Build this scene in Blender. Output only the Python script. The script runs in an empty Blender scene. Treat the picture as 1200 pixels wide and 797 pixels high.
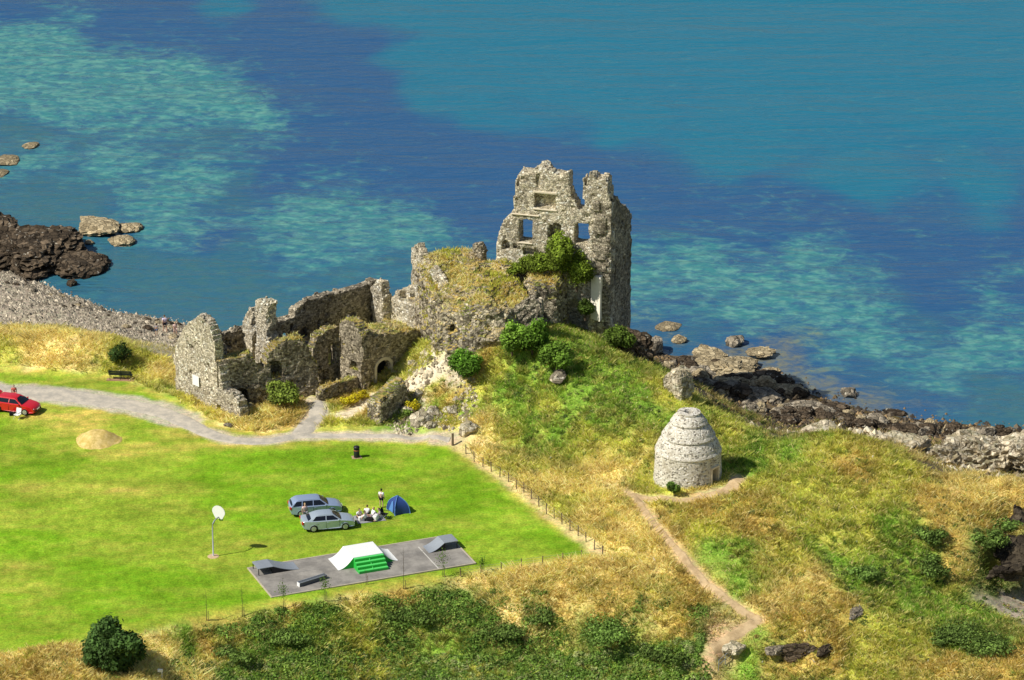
import bpy, bmesh, math, random
import numpy as np
from mathutils import Vector, Matrix
random.seed(5); RNG = np.random.default_rng(11)
SC = bpy.context.scene; COL = SC.collection
rad = math.radians

# ---------------------------------------------------------------- camera model (pixel grid of the photograph, 1200 x 797)
F, H, TH = 4500.0, 129.0, rad(21.1)
ct, st = math.cos(TH), math.sin(TH)
CAM = np.array([0., 0., H])
def ray(px, py):
    a, b = (px - 600.0), (398.5 - py)
    return np.array([a, ct * F + st * b, -st * F + ct * b])
def at(px, py, z=0.0):
    d = ray(px, py); t = (z - H) / d[2]
    return CAM + d * t
def proj(P):
    P = np.asarray(P, float)
    x, y, z = P[..., 0], P[..., 1], P[..., 2] - H
    dep = y * ct - z * st
    return 600 + F * x / dep, 398.5 - F * (y * st + z * ct) / dep

# ---------------------------------------------------------------- noise
def _hash(ix, iy, iz, seed):
    h = (ix.astype(np.int64) * 374761393 + iy.astype(np.int64) * 668265263 + iz.astype(np.int64) * 1274126177 + seed * 974634777) & 0xffffffff
    h = ((h ^ (h >> 13)) * 1274126177) & 0xffffffff
    h = ((h ^ (h >> 16)) * 2246822519) & 0xffffffff
    h = h ^ (h >> 15)
    return (h & 0xffffff) / float(0xffffff)
def vn(x, y, z=None, seed=0):
    x = np.asarray(x, float); y = np.asarray(y, float)
    z = np.zeros_like(x) if z is None else np.asarray(z, float)
    fx, fy, fz = np.floor(x), np.floor(y), np.floor(z)
    ux, uy, uz = x - fx, y - fy, z - fz
    ux = ux * ux * (3 - 2 * ux); uy = uy * uy * (3 - 2 * uy); uz = uz * uz * (3 - 2 * uz)
    r = 0
    for a in (0, 1):
        for b in (0, 1):
            for c in (0, 1):
                w = (ux if a else 1 - ux) * (uy if b else 1 - uy) * (uz if c else 1 - uz)
                r = r + w * _hash(fx + a, fy + b, fz + c, seed)
    return r * 2 - 1
def fbm(x, y, z=None, seed=0, o=4):
    r = 0; a = 1.; s = 0
    for i in range(o):
        k = 2.03 ** i
        r = r + a * vn(x * k, y * k, None if z is None else z * k, seed + i * 17); s += a; a *= .5
    return r / s * 1.4
def sstep(a, b, x):
    t = np.clip((x - a) / (b - a), 0, 1); return t * t * (3 - 2 * t)

# ---------------------------------------------------------------- scene helpers
def tag(o, label=None, cat=None, group=None, kind=None):
    if label: o['label'] = label
    if cat: o['category'] = cat
    if group: o['group'] = group
    if kind: o['kind'] = kind
    return o
def empty(name, loc, rz=0, label=None, cat=None, group=None):
    o = bpy.data.objects.new(name, None); COL.objects.link(o)
    o.location = loc; o.rotation_euler = (0, 0, rz); o.empty_display_size = .3
    return tag(o, label, cat, group)
def mesh_obj(name, V, Fc, mat, parent=None, smooth=False, loc=None, mats=None, midx=None):
    me = bpy.data.meshes.new(name)
    V = np.asarray(V, np.float32)
    if isinstance(Fc, np.ndarray):
        k = Fc.shape[1]; n = len(Fc)
        me.vertices.add(len(V)); me.vertices.foreach_set('co', V.ravel())
        me.loops.add(n * k); me.loops.foreach_set('vertex_index', Fc.astype(np.int32).ravel())
        me.polygons.add(n); me.polygons.foreach_set('loop_start', np.arange(0, n * k, k, dtype=np.int32))
        me.polygons.foreach_set('loop_total', np.full(n, k, np.int32))
        me.update(calc_edges=True)
    else:
        me.from_pydata(V.tolist(), [], Fc); me.update()
    for m in (mats or [mat]): me.materials.append(m)
    if midx is not None: me.polygons.foreach_set('material_index', np.asarray(midx, np.int32))
    me.polygons.foreach_set('use_smooth', np.full(len(me.polygons), smooth))
    o = bpy.data.objects.new(name, me); COL.objects.link(o)
    if parent: o.parent = parent
    if loc is not None: o.location = loc
    return o
def set_col(o, C, name='Col'):
    a = o.data.attributes.new(name, 'FLOAT_COLOR', 'POINT')
    C = np.asarray(C, np.float32)
    if C.shape[1] == 3: C = np.concatenate([C, np.ones((len(C), 1), np.float32)], 1)
    a.data.foreach_set('color', C.ravel())
class MB:
    def __init__(s): s.v = []; s.f = []
    def add(s, vs, fs):
        b = len(s.v); s.v += [tuple(v) for v in vs]; s.f += [tuple(i + b for i in f) for f in fs]; return s
    def box(s, c, d, rz=0, M=None):
        vs = []
        for z in (-1, 1):
            for x, y in ((-1, -1), (1, -1), (1, 1), (-1, 1)):
                vs.append(Vector((x * d[0] / 2, y * d[1] / 2, z * d[2] / 2)))
        R = M or Matrix.Rotation(rz, 3, 'Z')
        vs = [R @ v + Vector(c) for v in vs]
        return s.add(vs, [(3, 2, 1, 0), (4, 5, 6, 7), (0, 1, 5, 4), (1, 2, 6, 5), (2, 3, 7, 6), (3, 0, 4, 7)])
    def tube(s, pts, r, n=8, cap=True):
        pts = [Vector(p) for p in pts]; rs = r if isinstance(r, (list, tuple)) else [r] * len(pts)
        vs = []; fs = []
        for i, p in enumerate(pts):
            t = (pts[min(i + 1, len(pts) - 1)] - pts[max(i - 1, 0)]).normalized()
            a = Vector((0, 0, 1)) if abs(t.z) < .9 else Vector((1, 0, 0))
            u = t.cross(a).normalized(); w = t.cross(u)
            for k in range(n):
                q = 2 * math.pi * k / n
                vs.append(p + (u * math.cos(q) + w * math.sin(q)) * rs[i])
        for i in range(len(pts) - 1):
            for k in range(n):
                k2 = (k + 1) % n
                fs.append((i * n + k, i * n + k2, (i + 1) * n + k2, (i + 1) * n + k))
        if cap:
            fs.append(tuple(range(n))); fs.append(tuple((len(pts) - 1) * n + k for k in reversed(range(n))))
        return s.add(vs, fs)
    def lathe(s, prof, n=24, c=(0, 0, 0), sx=1, sy=1, axis='Z'):
        vs = []; fs = []; m = len(prof)
        for r, z in prof:
            for k in range(n):
                q = 2 * math.pi * k / n
                a, b = r * math.cos(q) * sx, r * math.sin(q) * sy
                v = (a, b, z) if axis == 'Z' else (a, z, b)
                vs.append((v[0] + c[0], v[1] + c[1], v[2] + c[2]))
        for i in range(m - 1):
            for k in range(n):
                k2 = (k + 1) % n; fs.append((i * n + k, i * n + k2, (i + 1) * n + k2, (i + 1) * n + k))
        fs.append(tuple(reversed(range(n)))); fs.append(tuple((m - 1) * n + k for k in range(n)))
        return s.add(vs, fs)
    def build(s, name, mat, parent=None, smooth=False, bevel=0, loc=None):
        o = mesh_obj(name, s.v, s.f, mat, parent, smooth, loc)
        if bevel:
            b = o.modifiers.new('bevel', 'BEVEL'); b.width = bevel; b.segments = 2; b.limit_method = 'ANGLE'
        return o

# ---------------------------------------------------------------- materials
def lin(r, g, b):
    f = lambda c: c / 12.92 if c <= .04045 else ((c + .055) / 1.055) ** 2.4
    return (f(r / 255), f(g / 255), f(b / 255))
class NT:
    def __init__(s, name):
        s.m = bpy.data.materials.new(name); s.m.use_nodes = True; s.t = s.m.node_tree; s.t.nodes.clear()
        s.out = s.n('ShaderNodeOutputMaterial')
    def n(s, typ, ins=None, **kw):
        nd = s.t.nodes.new(typ)
        for k, v in kw.items(): setattr(nd, k, v)
        for k, v in (ins or {}).items(): s.set(nd, k, v)
        return nd
    def set(s, nd, k, v):
        i = nd.inputs[k]
        if isinstance(v, bpy.types.NodeSocket): s.t.links.new(v, i)
        elif isinstance(v, bpy.types.Node): s.t.links.new(v.outputs[0], i)
        else:
            if i.type == 'RGBA' and len(v) == 3: v = (*v, 1)
            i.default_value = v
    def math(s, op, a, b=0.0, c=None, clamp=False):
        nd = s.n('ShaderNodeMath', operation=op, use_clamp=clamp); s.set(nd, 0, a); s.set(nd, 1, b)
        if c is not None: s.set(nd, 2, c)
        return nd.outputs[0]
    def mix(s, f, a, b, mode='MIX'):
        nd = s.n('ShaderNodeMix', data_type='RGBA', blend_type=mode, clamp_factor=True)
        s.set(nd, 0, f); s.set(nd, 6, a); s.set(nd, 7, b); return nd.outputs[2]
    def ss(s, x, a, b, lo=0., hi=1.):
        nd = s.n('ShaderNodeMapRange', interpolation_type='SMOOTHSTEP'); s.set(nd, 0, x)
        for i, v in ((1, a), (2, b), (3, lo), (4, hi)): s.set(nd, i, v)
        return nd.outputs[0]
    def coord(s, which='Object', scale=(1, 1, 1), rot=(0, 0, 0), loc=(0, 0, 0)):
        tc = s.n('ShaderNodeNewGeometry').outputs['Position'] if which == 'World' else s.n('ShaderNodeTexCoord').outputs[which]
        mp = s.n('ShaderNodeMapping', {'Vector': tc, 'Scale': scale, 'Rotation': rot, 'Location': loc}); return mp.outputs[0]
    def noise(s, v, sc=1., det=4., rough=.55, dist=0.):
        return s.n('ShaderNodeTexNoise', {'Vector': v, 'Scale': sc, 'Detail': det, 'Roughness': rough, 'Distortion': dist}).outputs['Fac']
    def vor(s, v, sc=1., feature='F1', out='Distance', rnd=1.):
        return s.n('ShaderNodeTexVoronoi', {'Vector': v, 'Scale': sc, 'Randomness': rnd}, feature=feature).outputs[out]
    def bump(s, h, strength=.5, dist=.1):
        return s.n('ShaderNodeBump', {'Height': h, 'Strength': strength, 'Distance': dist}).outputs[0]
    def bsdf(s, col, rough=.9, spec=.2, nrm=None, **kw):
        ins = {'Base Color': col, 'Roughness': rough, 'Specular IOR Level': spec}
        ins.update({k.replace('_', ' '): v for k, v in kw.items()})
        if nrm is not None: ins['Normal'] = nrm
        return s.n('ShaderNodeBsdfPrincipled', ins)
    def fin(s, sh):
        s.t.links.new(sh.outputs[0], s.out.inputs[0]); return s.m
def plain(name, col, rough=.7, spec=.3, var=.15, sc=6., metal=0., coat=0.):
    t = NT(name); n = t.noise(t.coord(), sc, 4)
    c = t.mix(1.0, col, t.mix(n, (1 - var,) * 3, (1 + var,) * 3), 'MULTIPLY')
    return t.fin(t.bsdf(c, rough, spec, Metallic=metal, Coat_Weight=coat, Coat_Roughness=.08))

def stone_mat(name, light, dark, sc=2.6, joint=.35, cap=0.0, capcol=(.42, .30, .10), flat=1.45, contrast=1.0, lichen=.0, wet=False):
    t = NT(name)
    p = t.coord('Object')
    w = t.n('ShaderNodeTexNoise', {'Vector': p, 'Scale': 1.3, 'Detail': 3.}).outputs['Color']
    pw = t.n('ShaderNodeVectorMath', {0: p, 1: t.n('ShaderNodeVectorMath', {0: w, 'Scale': .35}, operation='SCALE').outputs[0]}, operation='ADD').outputs[0]
    ps = t.n('ShaderNodeMapping', {'Vector': pw, 'Scale': (1, 1, flat)}).outputs[0]
    cell = t.n('ShaderNodeSeparateColor', {'Color': t.vor(ps, sc, out='Color')})
    edge = t.vor(ps, sc, 'DISTANCE_TO_EDGE')
    big = t.noise(p, .28, 5, .6)
    fine = t.noise(p, 7., 4, .65)
    c = t.mix(cell.outputs[0], dark, light)
    c = t.mix(t.math('MULTIPLY', t.ss(cell.outputs[1], .78, .95), .75), c, tuple(min(1, x * 1.4) for x in light))
    c = t.mix(t.math('MULTIPLY', t.ss(cell.outputs[2], .82, .97), .8), c, tuple(x * .5 for x in dark))
    c = t.mix(t.ss(edge, .02, .10, joint, 0.), c, tuple(x * .32 for x in dark))
    c = t.mix(1., c, t.mix(t.ss(big, .3, .72), (.72, .70, .66), (1.18, 1.14, 1.05)), 'MULTIPLY')
    c = t.mix(1., c, t.mix(t.ss(fine, .3, .7), (.62,) * 3, (1.28,) * 3), 'MULTIPLY')
    if wet:
        wz_ = t.n('ShaderNodeSeparateXYZ', {'Vector': t.n('ShaderNodeNewGeometry').outputs['Position']}).outputs[2]
        wl = t.ss(t.math('ADD', wz_, t.math('MULTIPLY', t.noise(p, 1.5, 3), .5)), -5.75, -5.25, .75, 0.)
        c = t.mix(wl, c, tuple(x * .55 for x in dark))
    if lichen: c = t.mix(t.ss(t.noise(p, 1.7, 5, .7), .62 - lichen * .2, .72 - lichen * .2, 0, .85), c, (.62, .58, .47))
    if cap:
        nz = t.n('ShaderNodeSeparateXYZ', {'Vector': t.n('ShaderNodeNewGeometry').outputs['Normal']}).outputs[2]
        k = t.ss(t.math('ADD', nz, t.math('MULTIPLY', t.math('SUBTRACT', t.noise(p, .9, 5), .5), 1.1)), .62 - .15 * cap, .86 - .15 * cap)
        gn = t.noise(p, 1.1, 5, .65)
        g = t.mix(t.ss(gn, .40, .62), (.16, .19, .04), capcol)
        g = t.mix(t.ss(t.noise(p, .45, 3), .52, .62), g, (.50, .40, .22))
        g = t.mix(1., g, t.mix(t.noise(p, 9, 3), (.6,) * 3, (1.35,) * 3), 'MULTIPLY')
        c = t.mix(t.math('MULTIPLY', k, min(1, cap)), c, g)
    h = t.math('ADD', t.math('MULTIPLY', t.ss(edge, 0., .14), .7), t.math('MULTIPLY', fine, .5))
    h = t.math('ADD', h, t.math('MULTIPLY', cell.outputs[0], .5))
    return t.fin(t.bsdf(c, .95, .1, t.bump(h, .75 * contrast, .12)))
M = {}
M['stone'] = stone_mat('rubble_masonry', (.50, .45, .355), (.165, .145, .11), sc=4.4)  # darkened masonry colour: shade of the sunless walls is put into it
M['stone_cap'] = stone_mat('rubble_masonry_grass_topped', (.54, .48, .37), (.175, .15, .11), sc=4.4, cap=.9)  # same masonry with shade put into the colour, grass on top
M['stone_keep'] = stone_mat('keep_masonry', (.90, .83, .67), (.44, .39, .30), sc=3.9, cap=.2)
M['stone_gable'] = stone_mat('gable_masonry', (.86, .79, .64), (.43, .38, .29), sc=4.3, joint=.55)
M['stone_shade'] = stone_mat('masonry_painted_shade', (.52, .475, .38), (.20, .175, .135), sc=3.9)  # darker copy of the keep stone, painting shade onto walls turned from the sun
M['mound'] = stone_mat('mound_masonry', (.60, .54, .42), (.16, .135, .10), sc=3.1, cap=1.0, capcol=(.56, .40, .13), flat=1.2)
M['dressed'] = plain('dressed_sandstone', (.66, .58, .43), .9, .1, .25, 5)
M['plaster'] = plain('pale_render', (.93, .87, .72), .9, .1, .10, 3)
M['dark_rock'] = stone_mat('dark_shore_rock', (.15, .115, .08), (.05, .039, .028), sc=1.1, flat=2.4, joint=.6, lichen=.1, wet=True)
M['tan_rock'] = stone_mat('tan_shore_rock', (.58, .49, .32), (.32, .26, .16), sc=1.8, flat=1.8, wet=True)
M['grey_rock'] = stone_mat('grey_boulder', (.42, .37, .29), (.16, .14, .11), sc=1.8, flat=1.2, lichen=.2, wet=True)
M['pale_rock'] = stone_mat('lichen_covered_rock', (.70, .63, .50), (.30, .26, .19), sc=1.7, flat=1.3, lichen=.45, cap=.25)
M['cave'] = stone_mat('cliff_rock_painted_shade', (.085, .07, .05), (.025, .02, .016), sc=1.0, flat=1.8, joint=.3)  # rock colour taken near black to imitate the shadow in the hollow
M['wood'] = plain('weathered_wood', (.16, .12, .08), .9, .1, .4, 14)
M['black'] = plain('black_plastic', (.015, .016, .017), .5, .4, .2)
M['galv'] = plain('galvanised_steel', (.34, .36, .38), .5, .4, .15, 4, .3)
M['white'] = plain('white_paint', (.80, .80, .78), .5, .4, .06)
M['bark'] = plain('bark', (.10, .075, .05), .95, .1, .4, 8)
# ---------------------------------------------------------------- terrain
SEA = -6.0
ctl = []
def cp(s, z=None):
    for w in s.split(';'):
        w = w.strip()
        if not w: continue
        a = [float(q) for q in w.split(',')]
        zz = a[2] if len(a) > 2 else z
        ctl.append(at(a[0], a[1], zz))
# lawn level
cp('0,470;0,560;0,650;0,735;-120,600;150,480;150,600;150,715;300,530;300,600;300,690;450,525;450,600;450,670;540,525;600,585;560,652;690,645;640,610;-100,480;-100,720', 0.)
cp('30,440,0.1;100,446,.1;180,462,0;205,462,0;240,490,0;262,490,0;330,495,0;370,478,0.1')
# dune and beach on the left
cp('10,408,1.3;60,398,1.9;90,396,2.0;125,405,1.7;150,418,.7;60,425,.4;0,425,.4;130,434,.3;180,445,.1;200,440,-.8;-60,400,1.2')
cp('0,384,-3.1;60,380,-3.2;120,385,-3.2;180,405,-3.6;0,350,-4.4;50,350,-4.9;100,365,-4.8;150,380,-4.9;195,388,-5.2;-80,350,-4')
cp('30,320,-6.1;80,345,-6.1;130,365,-6.1;200,374,-6.1;260,388,-6.2;0,312,-5.9;-60,310,-5.6')
cp('100,300,-7.5;300,330,-8;200,340,-7.2;500,250,-9;0,250,-8;300,250,-9;760,350,-8;900,380,-7.6;1100,440,-7.4;1200,470,-7.2;1000,300,-9;-100,250,-8;1300,440,-8;700,150,-9.5;200,150,-9.5;1100,200,-9.5')
# castle bank
cp('422,453,.4;436,453,.35;450,452,.35;462,447,.7;475,438,1.5;492,430,2.4;500,412,3.4;330,440,.2;300,440,.1;395,440,.4;440,480,.5;400,492,.1;480,490,.3;520,495,.5;500,455,1.4')
cp('520,404,4.6;560,408,5.;600,411,5.1;640,412,5.0;690,398,4.2;735,408,3.0;580,440,3.1;540,430,3.0;620,450,3.;660,470,2.9;700,450,3.4;640,440,3.6;580,490,1.1;560,475,1.7;640,525,.9;600,515,.7;700,535,1.0;720,480,2.9;700,505,1.9')
cp('745,418,3.0;770,442,3.1;800,466,2.8;830,485,2.3;860,500,1.8;895,522,1.4;780,480,2.8;760,500,2.5;800,510,2.1;840,530,1.7;750,540,1.5')
for x, y, z in ((-5, 326, 5), (-2, 330, 5), (3, 328, 5), (-8, 333, 3), (0, 337, 0), (8, 336, -1), (-6, 342, -4.5), (2, 345, -6.5), (12, 338, -4.5), (14, 333, -2.5), (-14, 338, -3), (-20, 338, -4), (-14, 345, -6.5), (-22, 346, -6), (-17, 330, .6), (-22, 329, .1), (-18, 334, -1)):
    ctl.append(np.array([x, y, z]))
# shore on the right
cp('770,418,-5.6;795,432,-5.5;830,432,-5.75;880,440,-5.7;840,455,-5.3;900,470,-5.3;870,480,-5.0;930,490,-4.9;950,470,-5.8;1000,490,-5.5;1060,500,-5.6;1130,505,-5.6;1200,505,-5.9;1300,510,-6;920,505,-4.4;990,505,-4.3;1100,520,-4.6;1180,530,-4.5')
# doocot hill
cp('806,572,1.5;760,562,1.2;850,575,1.6;870,600,1.5;830,590,1.5;745,585,1.0;700,600,.4;720,640,.2;660,560,.4;620,540,.2;700,570,.6;900,545,1.4;930,540,1.3')
cp('838,474,-.8;868,493,-1.6;903,513,-1.8;880,488,-4.0;850,470,-4.2;915,508,-4.2;960,518,1.8;985,508,2.8;1015,516,2.5;1050,536,1.5;1100,556,1.0;1150,568,.9;1200,570,1.0;1110,550,-1.4;1150,560,-1.6;1190,560,-1.6;1065,530,-1.0;1150,542,-3.4;1100,538,-3.6;1190,542,-3.4;1030,508,-2.2;960,502,-2.6;985,496,-4.4;1250,560,-2;1300,580,.7;950,580,1.6;1000,620,1.1;1050,590,1.2;1100,610,.9;1180,598,.8;1140,615,.6;900,620,1.2;950,650,.4;1000,660,-.4;1050,660,-.9;1090,680,-2.0;850,640,.6;800,620,.9;780,650,.4;820,680,-.1')
cp('885,725,-1.0;940,698,-.7;980,700,-.5;1010,712,-.8;1040,730,-1.6;1100,705,-2.6;1140,712,-3.1;1165,718,-3.6;1195,712,-4.4;1200,700,-4.6;1180,660,-4.0;1160,628,.2;1200,615,.2;1165,690,-4.2;1250,700,-4.8;1250,620,0;1150,650,-1')
cp('1200,745,-2.4;1100,755,-2.6;1000,760,-2.4;950,748,-1.4;900,742,-1.3;960,735,-1.0;1010,745,-1.8;930,778,-3.4;850,778,-3.2;1000,785,-3.;1200,790,-2.4;1100,790,-2.8;840,758,-1.9;800,797,-4;900,797,-3.8')
# bank along the bottom
cp('450,702,-.6;450,730,-2.;600,698,-.4;600,730,-1.8;600,790,-4.2;450,790,-4.2;300,742,-1.2;300,790,-3.2;700,690,-.2;700,740,-2.;800,735,-1.4;750,705,-.3;700,790,-4.2;200,765,-1.;200,792,-1.9;138,785,-1.5;50,775,.3;0,770,.5;90,778,-.2;0,797,.2;-100,780,.4;360,720,-.4')
ctl = np.array(ctl)
for x, y, z in ((-120, 300, 0), (120, 300, -2), (-120, 250, -3), (120, 250, -4), (0, 240, -6), (-60, 240, -4), (60, 240, -5), (-120, 340, -3), (-130, 380, -7), (130, 350, -8), (120, 330, -6.2), (0, 420, -10), (-120, 430, -10), (120, 430, -10)):
    ctl = np.vstack([ctl, [x, y, z]])
_k = lambda d: d
_D = np.sqrt(((ctl[:, None, :2] - ctl[None, :, :2]) ** 2).sum(-1))
_n = len(ctl)
_A = np.zeros((_n + 3, _n + 3)); _A[:_n, :_n] = _k(_D) - np.eye(_n) * .25
_A[:_n, _n] = 1; _A[:_n, _n + 1:] = ctl[:, :2]; _A[_n:, :_n] = _A[:_n, _n:].T
_W = np.linalg.solve(_A, np.concatenate([ctl[:, 2], np.zeros(3)]))
def zrbf(x, y):
    r = np.full(x.shape, _W[_n]) + _W[_n + 1] * x + _W[_n + 2] * y
    for i in range(_n):
        r += _W[i] * np.sqrt((x - ctl[i, 0]) ** 2 + (y - ctl[i, 1]) ** 2)
    return r
def poly_sd(x, y, P):
    """signed distance to a polygon, negative inside"""
    d = np.full(x.shape, 1e9); ins = np.zeros(x.shape, bool)
    for i in range(len(P)):
        ax, ay = P[i][:2]; bx, by = P[(i + 1) % len(P)][:2]
        ex, ey = bx - ax, by - ay
        t = np.clip(((x - ax) * ex + (y - ay) * ey) / (ex * ex + ey * ey + 1e-9), 0, 1)
        d = np.minimum(d, np.hypot(x - ax - t * ex, y - ay - t * ey))
        c = ((ay > y) != (by > y)) & (x < ex * (y - ay) / (ey if abs(ey) > 1e-9 else 1e-9) + ax)
        ins ^= c
    return np.where(ins, -d, d)
def line_d(x, y, P):
    d = np.full(np.shape(x), 1e9)
    for a, b in zip(P[:-1], P[1:]):
        ex, ey = b[0] - a[0], b[1] - a[1]
        t = np.clip(((x - a[0]) * ex + (y - a[1]) * ey) / (ex * ex + ey * ey + 1e-9), 0, 1)
        d = np.minimum(d, np.hypot(x - a[0] - t * ex, y - a[1] - t * ey))
    return d
LAWN = [at(a, b, 0)[:2] for a, b in ((-400, 430), (-80, 430), (60, 435), (140, 442), (205, 470), (250, 497), (310, 508), (350, 503), (400, 509), (530, 519), (620, 590), (708, 652), (640, 660), (560, 668), (440, 690), (310, 710), (160, 737), (80, 755), (0, 770), (-400, 830))]
gx = np.concatenate([-66 - 12 * np.arange(24, 0, -1) ** 1.25, np.arange(-66, 66.01, .3), 66 + 12 * np.arange(1, 25) ** 1.25])
gy = np.concatenate([256 - 8 * np.arange(22, 0, -1) ** 1.25, np.arange(256, 386.01, .3), 386 + 10 * np.arange(1, 8) ** 1.2])
GX, GY = np.meshgrid(gx, gy)
GZ = zrbf(GX, GY)
far = sstep(0, 130, np.maximum(np.maximum(np.abs(GX) - 75, 250 - GY), 0))
GZ = GZ * (1 - far) + far * np.where(GY > 355, -9., -3. - 5 * sstep(300, 355, GY))
SDL = poly_sd(GX, GY, LAWN)
lm = sstep(.6, -1.2, SDL)
GZ = GZ * (1 - lm) + lm * (.05 * fbm(GX * .08, GY * .08, seed=3))
# practice mound on the lawn is its own object; roughness of the wild ground
wild = (1 - lm) * sstep(-6.2, -4.2, GZ)
GZ += wild * (.28 * fbm(GX * .35, GY * .35, seed=5) + .14 * fbm(GX * 1.1, GY * 1.1, seed=9))
GZ = np.clip(GZ, -12, 14)
x0c, y0c = -66., 256.; ix0 = 24; iy0 = 22
CZ = GZ[iy0:iy0 + int(round(130 / .3)) + 1, ix0:ix0 + int(round(132 / .3)) + 1]
def bil(G, x, y):
    fx = np.clip((np.asarray(x, float) - x0c) / .3, 0, G.shape[1] - 1.001); fy = np.clip((np.asarray(y, float) - y0c) / .3, 0, G.shape[0] - 1.001)
    i = fx.astype(int); j = fy.astype(int); a = fx - i; b = fy - j
    if G.ndim == 3: a = a[..., None]; b = b[..., None]
    return (G[j, i] * (1 - a) + G[j, i + 1] * a) * (1 - b) + (G[j + 1, i] * (1 - a) + G[j + 1, i + 1] * a) * b
def hz(x, y): return bil(CZ, x, y)
def drop(px, py):
    d = ray(px, py); d = d / np.linalg.norm(d)
    t = np.linspace(262, 430, 900); P = CAM + d * t[:, None]
    below = P[:, 2] < np.maximum(hz(P[:, 0], P[:, 1]), -60)
    k = int(np.argmax(below)) if below.any() else 899
    lo, hi = t[max(k - 1, 0)], t[k]
    for _ in range(25):
        m = (lo + hi) / 2; q = CAM + d * m
        if q[2] < float(hz(q[0], q[1])): hi = m
        else: lo = m
    return CAM + d * hi

# ---------------------------------------------------------------- ground colours
TY = {'L': lin(128, 166, 44), 'D': lin(234, 214, 144), 'O': lin(190, 168, 92), 'Y': lin(188, 190, 86), 'G': lin(134, 168, 64), 'K': lin(98, 126, 54),
      'B': lin(166, 156, 138), 'R': lin(92, 84, 72), 'E': lin(206, 178, 134), 'W': lin(120, 100, 66), 'P': lin(196, 184, 160)}
TKEYS = list(TY)
SAMP = '''40,405,D;100,402,D;60,420,D;10,412,Y;150,425,Y;185,438,D;0,395,D;125,412,Y;30,440,L;100,448,L;180,462,L;230,495,D;300,498,D;340,492,O;250,500,Y;270,500,D;215,480,Y;
400,495,Y;450,502,G;520,497,O;560,480,G;500,420,Y;530,412,G;600,440,G;640,450,G;600,480,G;600,470,G;680,430,G;700,460,G;660,510,G;620,500,G;720,500,G;760,470,G;800,490,G;850,510,Y;880,530,G;740,530,Y;700,520,Y;640,480,Y;580,455,Y;560,440,O;480,490,G;430,470,O;510,470,O;490,480,P;530,490,Y;545,470,O;520,455,P;505,455,Y;475,495,G;515,492,G;670,480,G;740,450,G;780,460,Y;
560,505,D;600,505,Y;570,530,D;620,560,D;600,545,Y;680,570,D;700,610,D;730,630,D;650,540,Y;720,560,D;750,545,D;760,600,O;740,610,D;780,650,O;800,690,O;760,680,D;700,670,D;650,690,D;600,690,D;560,690,D;620,680,D;660,590,Y;640,570,D;
760,560,Y;780,580,Y;830,590,O;880,570,Y;870,545,G;900,600,O;950,560,Y;1000,540,O;1010,560,O;980,520,Y;940,530,G;920,545,Y;1050,560,Y;1100,580,O;1150,570,D;1190,590,O;950,610,Y;900,630,O;960,650,G;1000,620,Y;1050,620,G;1100,610,O;1080,650,G;1120,650,O;1000,660,G;920,660,Y;850,640,G;830,620,Y;860,680,G;880,610,O;1030,590,Y;1140,590,O;1160,605,O;970,585,Y;1060,540,Y;
920,690,D;950,697,D;980,715,O;900,708,D;1030,720,Y;1060,690,G;1100,700,G;1140,715,G;1050,740,Y;1150,745,K;1100,748,G;1000,775,Y;1100,770,O;1150,778,O;1190,770,O;900,790,G;950,787,G;850,765,E;960,745,O;920,735,O;1190,700,B;1185,715,B;1220,705,B;
450,708,O;350,718,O;250,742,O;500,705,K;450,740,K;550,720,K;600,722,K;700,730,K;650,760,G;750,750,G;780,780,G;500,790,G;350,770,G;300,745,K;420,782,Y;220,752,G;200,770,D;40,780,O;90,765,D;20,790,O;0,775,D;180,790,D;240,792,D;700,790,Y;800,720,O;820,750,K;600,790,G;550,760,K;400,705,D;500,692,D;650,705,O;720,700,O;550,785,Y;280,785,G;380,735,G;
0,350,B;50,360,B;100,370,B;150,390,B;200,400,B;0,375,B;120,385,B;190,415,B;20,330,B;-60,350,B;
800,440,W;850,440,W;900,470,R;870,470,R;930,490,R;950,480,W;1000,500,W;1060,510,W;1130,510,W;1200,520,W;830,425,W;872,490,R;905,508,R;850,476,R;925,510,W;890,500,W;835,466,R;942,510,R;1180,635,K;1165,665,K;1165,620,O;1100,545,R;1150,555,E;1190,552,R;1130,545,E;1170,540,R;1060,525,R;1080,538,E;1210,545,R;1040,515,W;1000,506,W'''
SP, ST = [], []
for w in SAMP.replace('\n', '').split(';'):
    a = w.strip().split(',')
    if len(a) == 3: SP.append(drop(float(a[0]), float(a[1]))); ST.append(TKEYS.index(a[2]))
for x, y, k in ((-100, 300, 'L'), (100, 300, 'Y'), (-80, 262, 'Y'), (80, 262, 'G'), (0, 258, 'G'), (0, 345, 'R'), (10, 340, 'R'), (-15, 340, 'R'), (20, 336, 'R')):
    SP.append(np.array([x, y, 0])); ST.append(TKEYS.index(k))
SP = np.array(SP)
def idw(x, y, P, T, nt, ysc=.55, pw=2.0, flo=.05):
    W = np.zeros((nt,) + x.shape); tot = 1e-12
    for p, k in zip(P, T):
        d2 = (x - p[0]) ** 2 + ((y - p[1]) * ysc) ** 2 + flo
        w = d2 ** -pw; W[k] += w; tot = tot + w
    return W / tot
wx = GX + 2.0 * fbm(GX * .25, GY * .2, seed=21, o=6); wy = GY + 3.4 * fbm(GX * .25 + 7, GY * .2, seed=31, o=6)
WT = idw(wx, wy, SP, ST, len(TKEYS), pw=1.7); WT /= WT.sum(0)
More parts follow.
